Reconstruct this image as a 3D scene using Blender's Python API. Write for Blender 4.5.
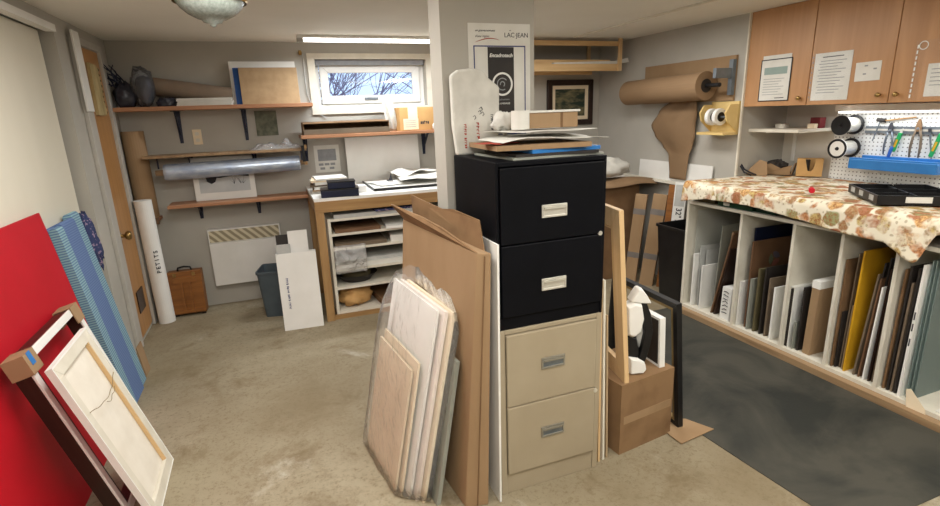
import bpy, bmesh, math, random
from mathutils import Matrix, Vector, noise
for o in list(bpy.data.objects): bpy.data.objects.remove(o)
sc = bpy.context.scene; COL = sc.collection
R = math.radians; PI = math.pi
rnd = random.Random(7)

# ------------------------------------------------------------ camera
cam_data = bpy.data.cameras.new('camera'); cam = bpy.data.objects.new('camera', cam_data); COL.objects.link(cam)
cam_data.sensor_fit = 'HORIZONTAL'; cam_data.sensor_width = 36; cam_data.lens = 520.0*36/940; cam_data.clip_start = .02
def cam_matrix(pitch, yaw, roll, h):
    c, s = math.cos, math.sin
    fw = Vector((s(yaw)*c(pitch), c(yaw)*c(pitch), s(pitch)))
    r = fw.cross(Vector((0, 0, 1))).normalized(); d = fw.cross(r)
    r2 = c(roll)*r + s(roll)*d; d2 = -s(roll)*r + c(roll)*d
    m = Matrix((( r2.x, -d2.x, -fw.x, 0), (r2.y, -d2.y, -fw.y, 0), (r2.z, -d2.z, -fw.z, h), (0, 0, 0, 1)))
    return m
cam.matrix_world = cam_matrix(-.263978648, .355958262, .0361303658, 1.5432)
sc.camera = cam
# ------------------------------------------------------------ world, lights, exposure
world = bpy.data.worlds.new('world'); sc.world = world; world.use_nodes = True
wn = world.node_tree; bg = wn.nodes['Background']
bg.inputs[0].default_value = (.62, .76, 1, 1); bg.inputs[1].default_value = 1.5
sc.view_settings.view_transform = 'Standard'; sc.view_settings.look = 'None'
sc.view_settings.exposure = 0.08; sc.view_settings.gamma = 1; sc.view_settings.use_curve_mapping = False
def area(name, loc, sx, sy, power, col, rot=(0, 0, 0)):
    l = bpy.data.lights.new(name, 'AREA'); l.shape = 'RECTANGLE'; l.size = sx; l.size_y = sy; l.energy = power; l.color = col
    o = bpy.data.objects.new(name, l); o.location = loc; o.rotation_euler = rot; COL.objects.link(o); return o
WARM = (1, .975, .925); COOL = (.93, .97, 1)
area('ceiling_tubes_room', (.35, .55, 2.10), 1.2, .5, 25, WARM)
area('ceiling_tubes_counter', (2.15, .75, 2.10), .4, 1.2, 25, WARM)
area('ceiling_tubes_entry', (-.1, -1.0, 2.10), 1.2, .4, 22, WARM)
area('fill_uplight', (1.0, -.3, 1.95), 2.2, .5, 34, WARM, (PI, 0, 0))  # added upward fill to brighten the ceiling; no fixture hangs here
area('fill_back', (-.1, 2.35, 2.12), .5, .9, 24, WARM)  # added fill that lifts the back of the room, not a real lamp
area('fill_aisle', (2.25, 3.0, 2.12), .4, 1.2, 20, WARM)  # added fill for the dim right aisle, has no ceiling fixture
area('tube_glow_window', (.88, 4.30, 2.07), 1.1, .06, 21, COOL, (R(-4), 0, 0))
area('tube_glow_pegboard', (3.62, 2.0, 1.44), .05, 1.0, 2.3, COOL)

# ------------------------------------------------------------ materials
def lin(c):
    out = []
    for v in c:
        v /= 255; out.append(v/12.92 if v <= .04045 else ((v+.055)/1.055)**2.4)
    return (*out, 1)
def newmat(name):
    m = bpy.data.materials.new(name); m.use_nodes = True; nt = m.node_tree
    return m, nt, nt.nodes['Principled BSDF']
def mixcol(nt, fac, a, b):
    n = nt.nodes.new('ShaderNodeMix'); n.data_type = 'RGBA'
    for sock, v in ((0, fac), (6, a), (7, b)):
        if hasattr(v, 'links') or isinstance(v, bpy.types.NodeSocket): nt.links.new(v, n.inputs[sock])
        else: n.inputs[sock].default_value = v
    return n.outputs[2]
def ramp(nt, src, a, b):
    n = nt.nodes.new('ShaderNodeMapRange'); n.inputs[1].default_value = a; n.inputs[2].default_value = b
    nt.links.new(src, n.inputs[0]); return n.outputs[0]
def coords(nt, scale=(1, 1, 1), rot=(0, 0, 0)):
    t = nt.nodes.new('ShaderNodeTexCoord'); mp = nt.nodes.new('ShaderNodeMapping')
    mp.inputs['Scale'].default_value = scale; mp.inputs['Rotation'].default_value = rot
    nt.links.new(t.outputs['Object'], mp.inputs[0]); return mp.outputs[0]
def nz(nt, vec, scale, detail=4, rough=.55, dist=0):
    n = nt.nodes.new('ShaderNodeTexNoise'); n.inputs['Scale'].default_value = scale; n.inputs['Detail'].default_value = detail
    n.inputs['Roughness'].default_value = rough; n.inputs['Distortion'].default_value = dist
    nt.links.new(vec, n.inputs['Vector']); return n.outputs['Fac']
def bumpit(nt, p, h, strength, dist=.01):
    b = nt.nodes.new('ShaderNodeBump'); b.inputs['Strength'].default_value = strength; b.inputs['Distance'].default_value = dist
    nt.links.new(h, b.inputs['Height']); nt.links.new(b.outputs[0], p.inputs['Normal'])
def mat(name, c1, c2=None, scale=6, stretch=(1, 1, 1), rough=.6, metal=0, lo=.35, hi=.65, bump=0, detail=4, dist=0, spec=.4, bscale=None):
    m, nt, p = newmat(name)
    p.inputs['Roughness'].default_value = rough; p.inputs['Metallic'].default_value = metal; p.inputs['Specular IOR Level'].default_value = spec
    c2 = c2 or tuple(max(0, v-10) for v in c1)
    v = coords(nt, stretch); f = nz(nt, v, scale, detail, dist=dist)
    nt.links.new(mixcol(nt, ramp(nt, f, lo, hi), lin(c1), lin(c2)), p.inputs['Base Color'])
    if bump: bumpit(nt, p, nz(nt, v, bscale or scale*4, 3), bump)
    return m
def emit(name, col, strength):
    m, nt, p = newmat(name); p.inputs['Base Color'].default_value = (*col, 1)
    p.inputs['Emission Color'].default_value = (*col, 1); p.inputs['Emission Strength'].default_value = strength; return m
def wood(name, c1, c2, axis=0, scale=5, rough=.5, bump=.08):
    st = [14, 14, 14]; st[axis] = .9
    return mat(name, c1, c2, scale=scale*.35, stretch=tuple(st), rough=rough, lo=.3, hi=.72, bump=bump, detail=6, dist=.6)
def clear(name, tint=(1, 1, 1), alpha=.2, rough=.12, milk=(.97, .97, .97), bump=0, ior=1.45):
    # thin clear plastic or glass: mostly see-through, a little milky, glossy at grazing angles
    m, nt, p = newmat(name); nt.nodes.remove(p); out = nt.nodes['Material Output']
    tr = nt.nodes.new('ShaderNodeBsdfTransparent'); tr.inputs[0].default_value = (*tint, 1)
    gl = nt.nodes.new('ShaderNodeBsdfGlossy'); gl.inputs['Roughness'].default_value = rough
    df = nt.nodes.new('ShaderNodeBsdfDiffuse'); df.inputs[0].default_value = (*milk, 1)
    m1 = nt.nodes.new('ShaderNodeMixShader'); m1.inputs[0].default_value = alpha
    nt.links.new(tr.outputs[0], m1.inputs[1]); nt.links.new(df.outputs[0], m1.inputs[2])
    fr = nt.nodes.new('ShaderNodeFresnel'); fr.inputs[0].default_value = ior
    m2 = nt.nodes.new('ShaderNodeMixShader'); nt.links.new(fr.outputs[0], m2.inputs[0])
    nt.links.new(m1.outputs[0], m2.inputs[1]); nt.links.new(gl.outputs[0], m2.inputs[2]); nt.links.new(m2.outputs[0], out.inputs[0])
    if bump:
        b = nt.nodes.new('ShaderNodeBump'); b.inputs['Strength'].default_value = bump; b.inputs['Distance'].default_value = .02
        nt.links.new(nz(nt, coords(nt), 18, 4, dist=1.2), b.inputs['Height'])
        for n in (gl, df, fr): nt.links.new(b.outputs[0], n.inputs['Normal'])
    return m
K = {}
K['wall'] = mat('wall_paint', (181, 177, 168), (174, 170, 161), scale=2.5, rough=.85, bump=.05, bscale=120)
K['wall_white'] = mat('alcove_paint', (214, 210, 201), (206, 201, 192), scale=3, rough=.8)
K['ceiling'] = mat('ceiling_paint', (230, 227, 218), (224, 221, 211), scale=1.5, rough=.9, bump=.06, bscale=60)
K['trim'] = mat('grey_trim_paint', (186, 182, 174), (176, 172, 164), scale=5, rough=.5)
K['white'] = mat('white_board', (234, 233, 229), (227, 226, 221), scale=5, rough=.6)
K['paper'] = mat('paper', (222, 220, 214), (210, 208, 200), scale=7, rough=.8)
K['paper_grey'] = mat('grey_paper', (188, 188, 184), (170, 171, 168), scale=9, rough=.8)
K['cream'] = mat('cream_panel', (224, 218, 202), (217, 211, 194), scale=2, stretch=(1, 1, .3), rough=.55)
K['offwhite'] = mat('offwhite_paint', (222, 217, 203), (210, 204, 189), scale=8, rough=.6)
K['black_metal'] = mat('black_enamel', (9, 10, 14), (12, 13, 18), scale=9, rough=.5, spec=.12)
K['beige_metal'] = mat('beige_enamel', (166, 153, 130), (158, 145, 122), scale=3, rough=.45, bump=.03, bscale=200)
K['chrome'] = mat('brushed_metal', (226, 223, 212), (208, 204, 194), scale=20, stretch=(1, 1, 12), rough=.4, metal=.55)
K['steel'] = mat('steel_grey', (132, 140, 146), (112, 120, 128), scale=12, rough=.4, metal=.6)
K['brass'] = mat('aged_brass', (176, 148, 92), (140, 112, 66), scale=10, rough=.3, metal=.8)
K['card'] = mat('cardboard', (160, 132, 100), (148, 120, 88), scale=4, stretch=(1, 1, .4), rough=.85, bump=.06, bscale=30)
K['card_worn'] = mat('worn_cardboard', (138, 108, 76), (112, 84, 56), scale=5, rough=.85, lo=.45, hi=.75, bump=.1, bscale=20)
K['card_dark'] = mat('dark_cardboard', (128, 98, 68), (110, 82, 55), scale=6, rough=.85)
K['card_light'] = mat('light_cardboard', (201, 160, 104), (188, 146, 92), scale=6, rough=.8)
K['kraft'] = mat('kraft_paper', (142, 115, 86), (130, 104, 76), scale=3, stretch=(1, .4, 1), rough=.75, bump=.05, bscale=14)
K['pine'] = wood('pine_wood', (176, 142, 96), (142, 106, 66), axis=2)
K['pine_x'] = wood('pine_wood_long', (172, 138, 92), (138, 102, 62), axis=0)
K['pine_y'] = wood('pine_wood_deep', (168, 140, 106), (130, 102, 74), axis=1)
K['pale_x'] = wood('pale_wood_long', (222, 190, 142), (205, 168, 118), axis=0)
K['pale_z'] = wood('pale_wood_tall', (224, 192, 146), (206, 170, 122), axis=2)
K['shelf'] = wood('shelf_wood', (182, 134, 100), (152, 104, 72), axis=0)
K['oak'] = wood('oak_veneer', (192, 146, 102), (168, 122, 80), axis=2, rough=.4, bump=.02, scale=2.4)
K['door'] = wood('door_veneer', (184, 136, 84), (166, 118, 68), axis=2, rough=.4, bump=.02)
K['brownwood'] = wood('brown_box_wood', (150, 96, 44), (116, 70, 30), axis=0, rough=.5)
K['darkwood'] = wood('dark_frame_wood', (52, 34, 26), (34, 22, 18), axis=2, rough=.35)
K['dk'] = mat('dark_board', (48, 42, 38), (34, 30, 28), scale=8, rough=.6)
K['black'] = mat('black_plastic', (16, 16, 18), (24, 24, 26), scale=14, rough=.4)
K['navy'] = mat('dark_navy_plastic', (22, 30, 58), (17, 24, 48), scale=10, rough=.4)
K['rubber'] = mat('rubber_mat', (70, 68, 60), (40, 42, 38), scale=1.9, rough=.7, lo=.40, hi=.60, bump=.1, bscale=40, detail=9, dist=.8)
K['red'] = mat('red_board', (186, 10, 32), (178, 8, 28), scale=3, rough=.55)
K['yellow'] = mat('yellow_board', (206, 158, 30), (196, 146, 26), scale=5, rough=.6)
K['brown_board'] = mat('brown_hardboard', (114, 84, 60), (100, 72, 50), scale=6, rough=.6)
K['tan_board'] = mat('tan_mat_board', (178, 154, 122), (166, 142, 110), scale=6, rough=.7)
K['taupe'] = mat('taupe_mat_board', (118, 102, 84), (104, 90, 74), scale=6, rough=.7)
K['grey_board'] = mat('grey_green_board', (150, 152, 142), (138, 140, 130), scale=6, rough=.6)
K['olive'] = mat('olive_board', (96, 88, 62), (84, 76, 52), scale=6, rough=.6)
K['canvas'] = mat('raw_canvas', (232, 226, 214), (224, 217, 204), scale=9, rough=.85, bump=.05, bscale=200)
K['beige_board'] = mat('beige_board', (236, 220, 192), (228, 211, 182), scale=6, rough=.7)
K['pink_board'] = mat('pinkish_white_board', (238, 228, 220), (230, 218, 210), scale=6, rough=.7)
K['greyplastic'] = mat('slate_plastic', (78, 88, 94), (70, 80, 86), scale=8, rough=.5)
K['blueplastic'] = mat('blue_plastic', (48, 122, 190), (40, 108, 176), scale=8, rough=.4)
K['green'] = mat('green_plastic', (34, 160, 90), (28, 140, 76), scale=8, rough=.4)
K['darkgreen'] = mat('dark_green_cover', (22, 66, 44), (18, 54, 36), scale=8, rough=.5)
K['blueink'] = mat('blue_edge', (44, 92, 168), (38, 80, 150), scale=8, rough=.6)
K['ink'] = mat('printed_ink', (52, 52, 58), (44, 44, 50), scale=20, rough=.8)
K['ink_grey'] = mat('grey_ink', (150, 152, 154), (136, 138, 142), scale=20, rough=.8)
K['ink_blue'] = mat('blue_ink', (58, 66, 120), (50, 58, 104), scale=20, rough=.8)
K['ink_red'] = mat('red_ink', (176, 70, 54), (160, 58, 44), scale=20, rough=.8)
K['pewter'] = mat('pewter_handle', (160, 156, 144), (140, 136, 124), scale=10, rough=.4, metal=.4)
K['mark_a'] = mat('faded_blue_mark', (96, 92, 104), rough=.7); K['mark_b'] = mat('faded_green_mark', (106, 112, 88), rough=.7); K['mark_c'] = mat('faded_red_mark', (142, 92, 80), rough=.7)
K['kraft_grey'] = mat('dull_kraft_paper', (138, 120, 102), (126, 108, 92), scale=4, rough=.8)
K['tape_grey'] = mat('grey_tape', (122, 116, 112), (108, 102, 98), scale=10, rough=.4)
K['gold'] = mat('gold_lip', (150, 128, 84), (128, 106, 66), scale=10, rough=.4, metal=.3)
K['yellow_wood'] = mat('cream_painted_wood', (222, 194, 130), (210, 180, 116), scale=6, rough=.55)
K['cloth'] = mat('white_cloth', (214, 212, 204), (198, 196, 188), scale=12, rough=.9, bump=.2)
K['fabric_navy'] = mat('navy_fabric', (48, 58, 96), (150, 128, 150), scale=60, rough=.9, lo=.55, hi=.62)
K['plastic'] = clear('clear_plastic', alpha=.12, rough=.16, bump=.6, ior=1.1)
K['crumpled'] = clear('crumpled_clear_film', alpha=.22, rough=.12, bump=1, ior=1.3)
K['sleeve'] = clear('clear_sleeve', alpha=.02, rough=.15, bump=.1, ior=1.12)
K['pane'] = clear('window_glass', tint=(.93, .97, 1), alpha=.02, rough=.02)
K['acrylic'] = clear('green_tinted_glass', tint=(.66, .80, .78), alpha=.34, rough=.05, milk=(.50, .64, .62), ior=1.3)
K['acrylic_grey'] = clear('grey_tinted_glass', tint=(.96, .97, .97), alpha=.14, rough=.05, milk=(.75, .78, .78), ior=1.15)
K['bubble'] = mat('silver_bubble_wrap', (158, 172, 196), (196, 206, 220), scale=20, rough=.22, metal=.35, stretch=(.4, 1, 1), bump=.25, bscale=90)
K['tube'] = emit('lit_tube', (1, .97, .92), 5)
K['tube_soft'] = emit('lit_strip', (1, .98, .95), 2)
K['lampglass'] = mat('frosted_lamp_glass', (150, 158, 150), (126, 134, 128), scale=30, stretch=(3, 3, .3), rough=.2, spec=.7, bump=.3, bscale=60)
def concrete():
    m, nt, p = newmat('concrete_floor'); v = coords(nt)
    a = nz(nt, v, .9, 6, .62, .2); b = nz(nt, v, 3.2, 8, .7, .3); c = nz(nt, v, 55, 5, .8)
    c1 = mixcol(nt, ramp(nt, a, .34, .66), lin((126, 112, 87)), lin((161, 151, 128)))
    c2 = mixcol(nt, ramp(nt, b, .54, .74), c1, lin((112, 94, 66)))
    c3 = mixcol(nt, ramp(nt, nz(nt, v, 1.7, 7, .7, .4), .60, .78), c2, lin((192, 186, 172)))
    c4 = mixcol(nt, ramp(nt, c, .50, .72), c3, lin((116, 102, 76)))
    nt.links.new(c4, p.inputs['Base Color']); p.inputs['Roughness'].default_value = .68; p.inputs['Specular IOR Level'].default_value = .35
    bumpit(nt, p, b, .12); return m
K['concrete'] = concrete()
def fruitcloth():
    m, nt, p = newmat('fruit_print_cloth'); v = coords(nt)
    def vor(scale, rand=1.0):
        n = nt.nodes.new('ShaderNodeTexVoronoi'); n.inputs['Scale'].default_value = scale; n.inputs['Randomness'].default_value = rand
        nd = nt.nodes.new('ShaderNodeVectorMath'); nd.operation = 'ADD'; nt.links.new(v, nd.inputs[0])
        ns = nt.nodes.new('ShaderNodeTexNoise'); ns.inputs['Scale'].default_value = 14; nt.links.new(v, ns.inputs['Vector'])
        sm = nt.nodes.new('ShaderNodeVectorMath'); sm.operation = 'SCALE'; sm.inputs['Scale'].default_value = .05; nt.links.new(ns.outputs['Color'], sm.inputs[0])
        nt.links.new(sm.outputs[0], nd.inputs[1]); nt.links.new(nd.outputs[0], n.inputs['Vector']); return n
    base = lin((228, 219, 198))
    big = vor(15); hue = nt.nodes.new('ShaderNodeValToRGB'); cr = hue.color_ramp
    sep = nt.nodes.new('ShaderNodeSeparateColor'); nt.links.new(big.outputs['Color'], sep.inputs[0]); nt.links.new(sep.outputs[0], hue.inputs[0])
    cols = [(204, 148, 104), (198, 176, 116), (152, 156, 112), (176, 122, 92), (214, 174, 118), (216, 202, 166), (172, 142, 106)]
    cr.interpolation = 'CONSTANT'
    while len(cr.elements) < len(cols): cr.elements.new(.5)
    for i, c in enumerate(cols): cr.elements[i].position = i/len(cols); cr.elements[i].color = lin(c)
    shade = nz(nt, v, 60, 4, .8); fruit = mixcol(nt, ramp(nt, shade, .42, .62), hue.outputs[0], lin((150, 96, 60)))
    c1 = mixcol(nt, ramp(nt, big.outputs['Distance'], .66, .55), base, fruit)
    patch = ramp(nt, nz(nt, v, 5, 4, .6), .40, .50)
    c2 = mixcol(nt, patch, base, c1)
    leaf = vor(34); c3 = mixcol(nt, ramp(nt, leaf.outputs['Distance'], .30, .22), c2, mixcol(nt, .5, c2, lin((134, 112, 74))))
    nt.links.new(c3, p.inputs['Base Color']); p.inputs['Roughness'].default_value = .85; p.inputs['Specular IOR Level'].default_value = .2
    bumpit(nt, p, nz(nt, v, 30, 3), .15); return m
K['fruit'] = fruitcloth()
def stripes(name, cols, axis, scale, rough=.8):
    m, nt, p = newmat(name); v = coords(nt)
    w = nt.nodes.new('ShaderNodeTexWave'); w.bands_direction = axis; w.inputs['Scale'].default_value = scale; w.inputs['Distortion'].default_value = .6
    nt.links.new(v, w.inputs[0]); nt.links.new(mixcol(nt, ramp(nt, w.outputs['Fac'], .35, .65), lin(cols[0]), lin(cols[1])), p.inputs['Base Color'])
    p.inputs['Roughness'].default_value = rough; return m
K['teal_rib'] = stripes('teal_ribbed_foam', ((140, 176, 184), (92, 124, 156)), 'Z', 24)
K['blue_foam'] = stripes('blue_ribbed_foam', ((100, 124, 168), (84, 108, 154)), 'Z', 26)
K['weave'] = stripes('heater_grille', ((212, 203, 176), (150, 140, 114)), 'DIAGONAL', 10, .5)
def pegmat():
    m, nt, p = newmat('perforated_white_board'); v = coords(nt, (1, 39.4, 39.4))
    fr = nt.nodes.new('ShaderNodeVectorMath'); fr.operation = 'FRACTION'; nt.links.new(v, fr.inputs[0])
    sb = nt.nodes.new('ShaderNodeVectorMath'); sb.operation = 'SUBTRACT'; sb.inputs[1].default_value = (.5, .5, .5); nt.links.new(fr.outputs[0], sb.inputs[0])
    ml = nt.nodes.new('ShaderNodeVectorMath'); ml.operation = 'MULTIPLY'; ml.inputs[1].default_value = (0, 1, 1); nt.links.new(sb.outputs[0], ml.inputs[0])
    ln = nt.nodes.new('ShaderNodeVectorMath'); ln.operation = 'LENGTH'; nt.links.new(ml.outputs[0], ln.inputs[0])
    nt.links.new(mixcol(nt, ramp(nt, ln.outputs['Value'], .20, .13), lin((226, 226, 222)), lin((110, 106, 100))), p.inputs['Base Color'])
    p.inputs['Roughness'].default_value = .5; return m
K['peg'] = pegmat()
K['painting'] = mat('landscape_paint', (38, 52, 44), (140, 130, 96), scale=9, stretch=(1, 1, 2.4), rough=.4, lo=.42, hi=.7, detail=6)
K['mossy'] = mat('grey_green_picture', (120, 122, 104), (86, 90, 76), scale=22, rough=.8)
K['forest'] = mat('winter_print', (200, 202, 202), (184, 188, 190), scale=6, rough=.7)
K['ply'] = mat('particle_board_tan', (176, 148, 112), (162, 134, 100), scale=14, rough=.8)
K['bark'] = mat('bare_branches', (138, 124, 150), (104, 92, 118), scale=20, rough=.9)
K['snow'] = mat('snow_ground', (226, 234, 246), (214, 224, 240), scale=2, rough=.9)
K['dried'] = mat('dried_plank', (200, 180, 134), (160, 142, 98), scale=12, stretch=(1, 1, .3), rough=.8)
K['dkplastic'] = mat('dark_crumpled_film', (66, 68, 80), (44, 46, 58), scale=16, rough=.22, bump=.7, bscale=14)
K['film'] = clear('smoky_film', tint=(.8, .82, .88), alpha=.13, rough=.06, milk=(.52, .54, .6), bump=1)

# ------------------------------------------------------------ builders
MW = {}
def T(x, y, z): return Matrix.Translation((x, y, z))
def X(loc, yaw=0, lean=0, roll=0):        # base point, turn about z, lean back toward local +y, tilt in its own plane
    return T(*loc) @ Matrix.Rotation(R(yaw), 4, 'Z') @ Matrix.Rotation(R(-lean), 4, 'X') @ Matrix.Rotation(R(roll), 4, 'Y')
class B:
    def __init__(s): s.bm = bmesh.new()
    def _v(s, ps): return [s.bm.verts.new(p) for p in ps]
    def box(s, x0, x1, y0, y1, z0, z1, m=None):
        ps = [Vector((x, y, z)) for z in (z0, z1) for x, y in ((x0, y0), (x1, y0), (x1, y1), (x0, y1))]
        if m: ps = [m @ p for p in ps]
        v = s._v(ps)
        for f in ((3, 2, 1, 0), (4, 5, 6, 7), (0, 1, 5, 4), (1, 2, 6, 5), (2, 3, 7, 6), (3, 0, 4, 7)): s.bm.faces.new([v[i] for i in f])
        return s
    def prism(s, pts, vec):
        pts = [Vector(p) for p in pts]; vec = Vector(vec); a = s._v(pts); b = s._v([p+vec for p in pts]); n = len(pts)
        s.bm.faces.new(a[::-1]); s.bm.faces.new(b)
        for i in range(n): s.bm.faces.new((a[i], a[(i+1) % n], b[(i+1) % n], b[i]))
        return s
    def loft(s, rings, cap0=True, cap1=True, closed=True):
        vs = [s._v(r) for r in rings]; n = len(rings[0])
        for a, b in zip(vs, vs[1:]):
            for i in range(n if closed else n-1): s.bm.faces.new((a[i], a[(i+1) % n], b[(i+1) % n], b[i]))
        if cap0 and closed: s.bm.faces.new(vs[0][::-1])
        if cap1 and closed: s.bm.faces.new(vs[-1])
        return s
    def tube(s, pts, r, seg=10, cap=True):
        pts = [Vector(p) for p in pts]; rs = r if isinstance(r, (list, tuple)) else [r]*len(pts); rings = []; up = None
        for i, p in enumerate(pts):
            d = (pts[min(i+1, len(pts)-1)]-pts[max(i-1, 0)]).normalized()
            if up is None: up = d.orthogonal().normalized()
            up = (up-d*up.dot(d)).normalized(); w = d.cross(up)
            rings.append([p+(up*math.cos(2*PI*k/seg)+w*math.sin(2*PI*k/seg))*rs[i] for k in range(seg)])
        return s.loft(rings, cap, cap)
    def lathe(s, prof, c=(0, 0, 0), seg=28, cap0=True, cap1=True):
        c = Vector(c)
        return s.loft([[c+Vector((r*math.cos(2*PI*k/seg), r*math.sin(2*PI*k/seg), z)) for k in range(seg)] for r, z in prof], cap0, cap1)
    def grid(s, nu, nv, f):
        vs = [s._v([f(i/nu, j/nv) for j in range(nv+1)]) for i in range(nu+1)]
        for i in range(nu):
            for j in range(nv): s.bm.faces.new((vs[i][j], vs[i+1][j], vs[i+1][j+1], vs[i][j+1]))
        return s
    def frame(s, w, h, t, d, y0=0, z0=0, x0=0):          # four mitred rails in the xz plane, face width t, depth d
        o = [(x0, z0), (x0+w, z0), (x0+w, z0+h), (x0, z0+h)]; i = [(x0+t, z0+t), (x0+w-t, z0+t), (x0+w-t, z0+h-t), (x0+t, z0+h-t)]
        for k in range(4):
            a, b, c, e = o[k], o[(k+1) % 4], i[(k+1) % 4], i[k]
            s.prism([(p[0], y0, p[1]) for p in (a, b, c, e)], (0, d, 0))
        return s
    def done(s, name, m, parent=None, M=None, smooth=False, bevel=0, solid=0, label=None, wld=False, sub=0):
        bm = s.bm; bmesh.ops.recalc_face_normals(bm, faces=bm.faces)
        if parent is None and M is None:                 # world coordinates: put the origin at the base
            lo = Vector([min(v.co[i] for v in bm.verts) for i in range(3)]); hi = Vector([max(v.co[i] for v in bm.verts) for i in range(3)])
            M = T((lo.x+hi.x)/2, (lo.y+hi.y)/2, lo.z); bm.transform(M.inverted())
        if parent is not None and wld: bm.transform(MW[parent.name].inverted())
        if parent is not None and M is not None: bm.transform(M); M = None
        me = bpy.data.meshes.new(name); bm.to_mesh(me); bm.free(); me.materials.append(K[m] if isinstance(m, str) else m)
        if smooth:
            for p in me.polygons: p.use_smooth = True
        o = bpy.data.objects.new(name, me); COL.objects.link(o)
        if parent is not None: o.parent = parent; MW[o.name] = MW[parent.name]
        else: o.matrix_world = M; MW[o.name] = M.copy()
        if solid: q = o.modifiers.new('thickness', 'SOLIDIFY'); q.thickness = solid; q.offset = 0
        if sub: q = o.modifiers.new('smooth', 'SUBSURF'); q.levels = sub; q.render_levels = sub
        if bevel: q = o.modifiers.new('bevel', 'BEVEL'); q.width = bevel; q.segments = 2; q.limit_method = 'ANGLE'; q.angle_limit = R(40)
        if label: o['label'] = label
        return o
def tag(o, label, cat, group=None):
    o['label'] = label; o['category'] = cat
    if group: o['group'] = group
    return o
def thing(name, label, cat, M, group=None):
    o = bpy.data.objects.new(name, None); o.empty_display_size = .05; COL.objects.link(o); o.matrix_world = M; MW[o.name] = M.copy()
    return tag(o, label, cat, group)
def struct(o): o['kind'] = 'structure'; return o
def box(name, m, x0, x1, y0, y1, z0, z1, parent=None, bevel=0, M=None, label=None):
    return B().box(x0, x1, y0, y1, z0, z1).done(name, m, parent, M=M, bevel=bevel, label=label)
def write(txt, size, m, parent, M, name='lettering', bold=0, shear=0, label=None):   # flat lettering in local xz, facing local -y
    cu = bpy.data.curves.new('text', 'FONT'); cu.body = txt; cu.size = size; cu.align_x = 'CENTER'; cu.align_y = 'CENTER'; cu.shear = shear
    cu.extrude = .0004; cu.offset = bold
    t = bpy.data.objects.new('text', cu); COL.objects.link(t); dg = bpy.context.evaluated_depsgraph_get()
    me = bpy.data.meshes.new_from_object(t.evaluated_get(dg)); bpy.data.objects.remove(t); bpy.data.curves.remove(cu)
    me.transform(M @ Matrix.Rotation(PI/2, 4, 'X')); me.materials.clear(); me.materials.append(K[m]); me.name = name
    o = bpy.data.objects.new(name, me); COL.objects.link(o); o.parent = parent
    if label: o['label'] = label
    return o
def strokes(name, parent, M, n, L, h, m, seed=1):     # rows of tiny printed strokes, too small to read
    q = random.Random(seed); b = B(); x = 0
    for i in range(n):
        w_ = L/n
        if i % 6 != 5:
            b.box(x, x+w_*.28, -.0006, 0, 0, h*q.uniform(.7, 1)); b.box(x+w_*.28, x+w_*.75, -.0006, 0, q.uniform(0, h*.7), h*q.uniform(.75, .95))
        x += w_
    return b.done(name, m, parent, M=M)
def wob(p, s, a, seed=0): return a*noise.noise(Vector(p)*s+Vector((seed*7.3, seed*3.1, seed)))

# ------------------------------------------------------------ room shell
WX, BY, CZ, RX, AX = -1.04, 4.80, 2.15, 3.28, 3.74
struct(box('floor', 'concrete', -1.3, 3.95, -2.6, 4.95, -.1, 0))
struct(box('ceiling', 'ceiling', -1.3, 3.95, -2.6, 4.95, CZ, CZ+.1))
WIN = (.45, 1.42, 1.62, 2.02)
w = B(); w.box(-1.3, WIN[0], BY, BY+.22, 0, CZ); w.box(WIN[1], 3.95, BY, BY+.22, 0, CZ); w.box(WIN[0], WIN[1], BY, BY+.22, 0, WIN[2]); w.box(WIN[0], WIN[1], BY, BY+.22, WIN[3], CZ)
struct(w.done('wall_back', 'wall'))
w = B(); w.box(WX-.2, WX, 3.745, BY, 0, CZ); w.box(WX-.2, WX, -2.5, 3.745, 2.09, CZ); w.box(WX-.2, WX, -2.5, .2, 0, 2.09); w.box(WX-.26, WX-.2, .2, 3.745, 0, 2.09)
struct(w.done('wall_left', 'wall'))
struct(box('wall_right', 'wall', RX, 3.95, 2.985, BY, 0, CZ))
struct(box('wall_alcove', 'wall_white', AX, 3.95, -2.5, 2.985, 0, CZ))
struct(box('wall_front', 'wall', -1.3, 3.95, -2.6, -2.5, 0, CZ))
struct(box('wall_center', 'wall', .70, 1.122, 2.135, 2.285, 0, CZ))
struct(box('trim_1', 'offwhite', 2.60, 2.625, 2.2, 4.2, CZ-.012, CZ))
struct(box('trim_2', 'offwhite', RX-.016, RX, 2.972, 2.985, .98, CZ))
struct(box('trim_3', 'offwhite', RX-.07, RX, 3.0, BY, .885, .905))
# sliding closet panel, its track, the narrow door
d = box('door_1', 'cream', WX-.10, WX-.06, 1.9, 3.70, .01, 2.06); struct(d)
d = box('door_2', 'cream', WX-.155, WX-.115, .25, 2.0, .01, 2.06); struct(d)
struct(box('trim_4', 'white', WX-.03, WX+.02, .2, 3.72, 2.055, 2.092))
dr = struct(box('door_3', 'door', WX-.03, WX+.006, 4.09, 4.52, .03, 2.03))
B().lathe([(.0, .07), (.026, .066), (.034, .05), (.026, .034), (.012, .028), (.012, .004), (.034, .003), (.034, 0)], seg=18).done('doorknob', 'brass', dr, wld=True, smooth=True, M=None).matrix_parent_inverse.identity()
k = bpy.data.objects['doorknob']; k.data.transform(MW[dr.name] @ Matrix()); k.data.transform(T(WX+.006, 4.15, .80) @ Matrix.Rotation(PI/2, 4, 'Y')); k.data.transform(MW[dr.name].inverted())
box('vent_grille', 'darkwood', WX+.006, WX+.014, 4.22, 4.40, .20, .36).parent = None
g = bpy.data.objects['vent_grille']; g.parent = dr; g.matrix_parent_inverse = MW[dr.name].inverted()
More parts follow.
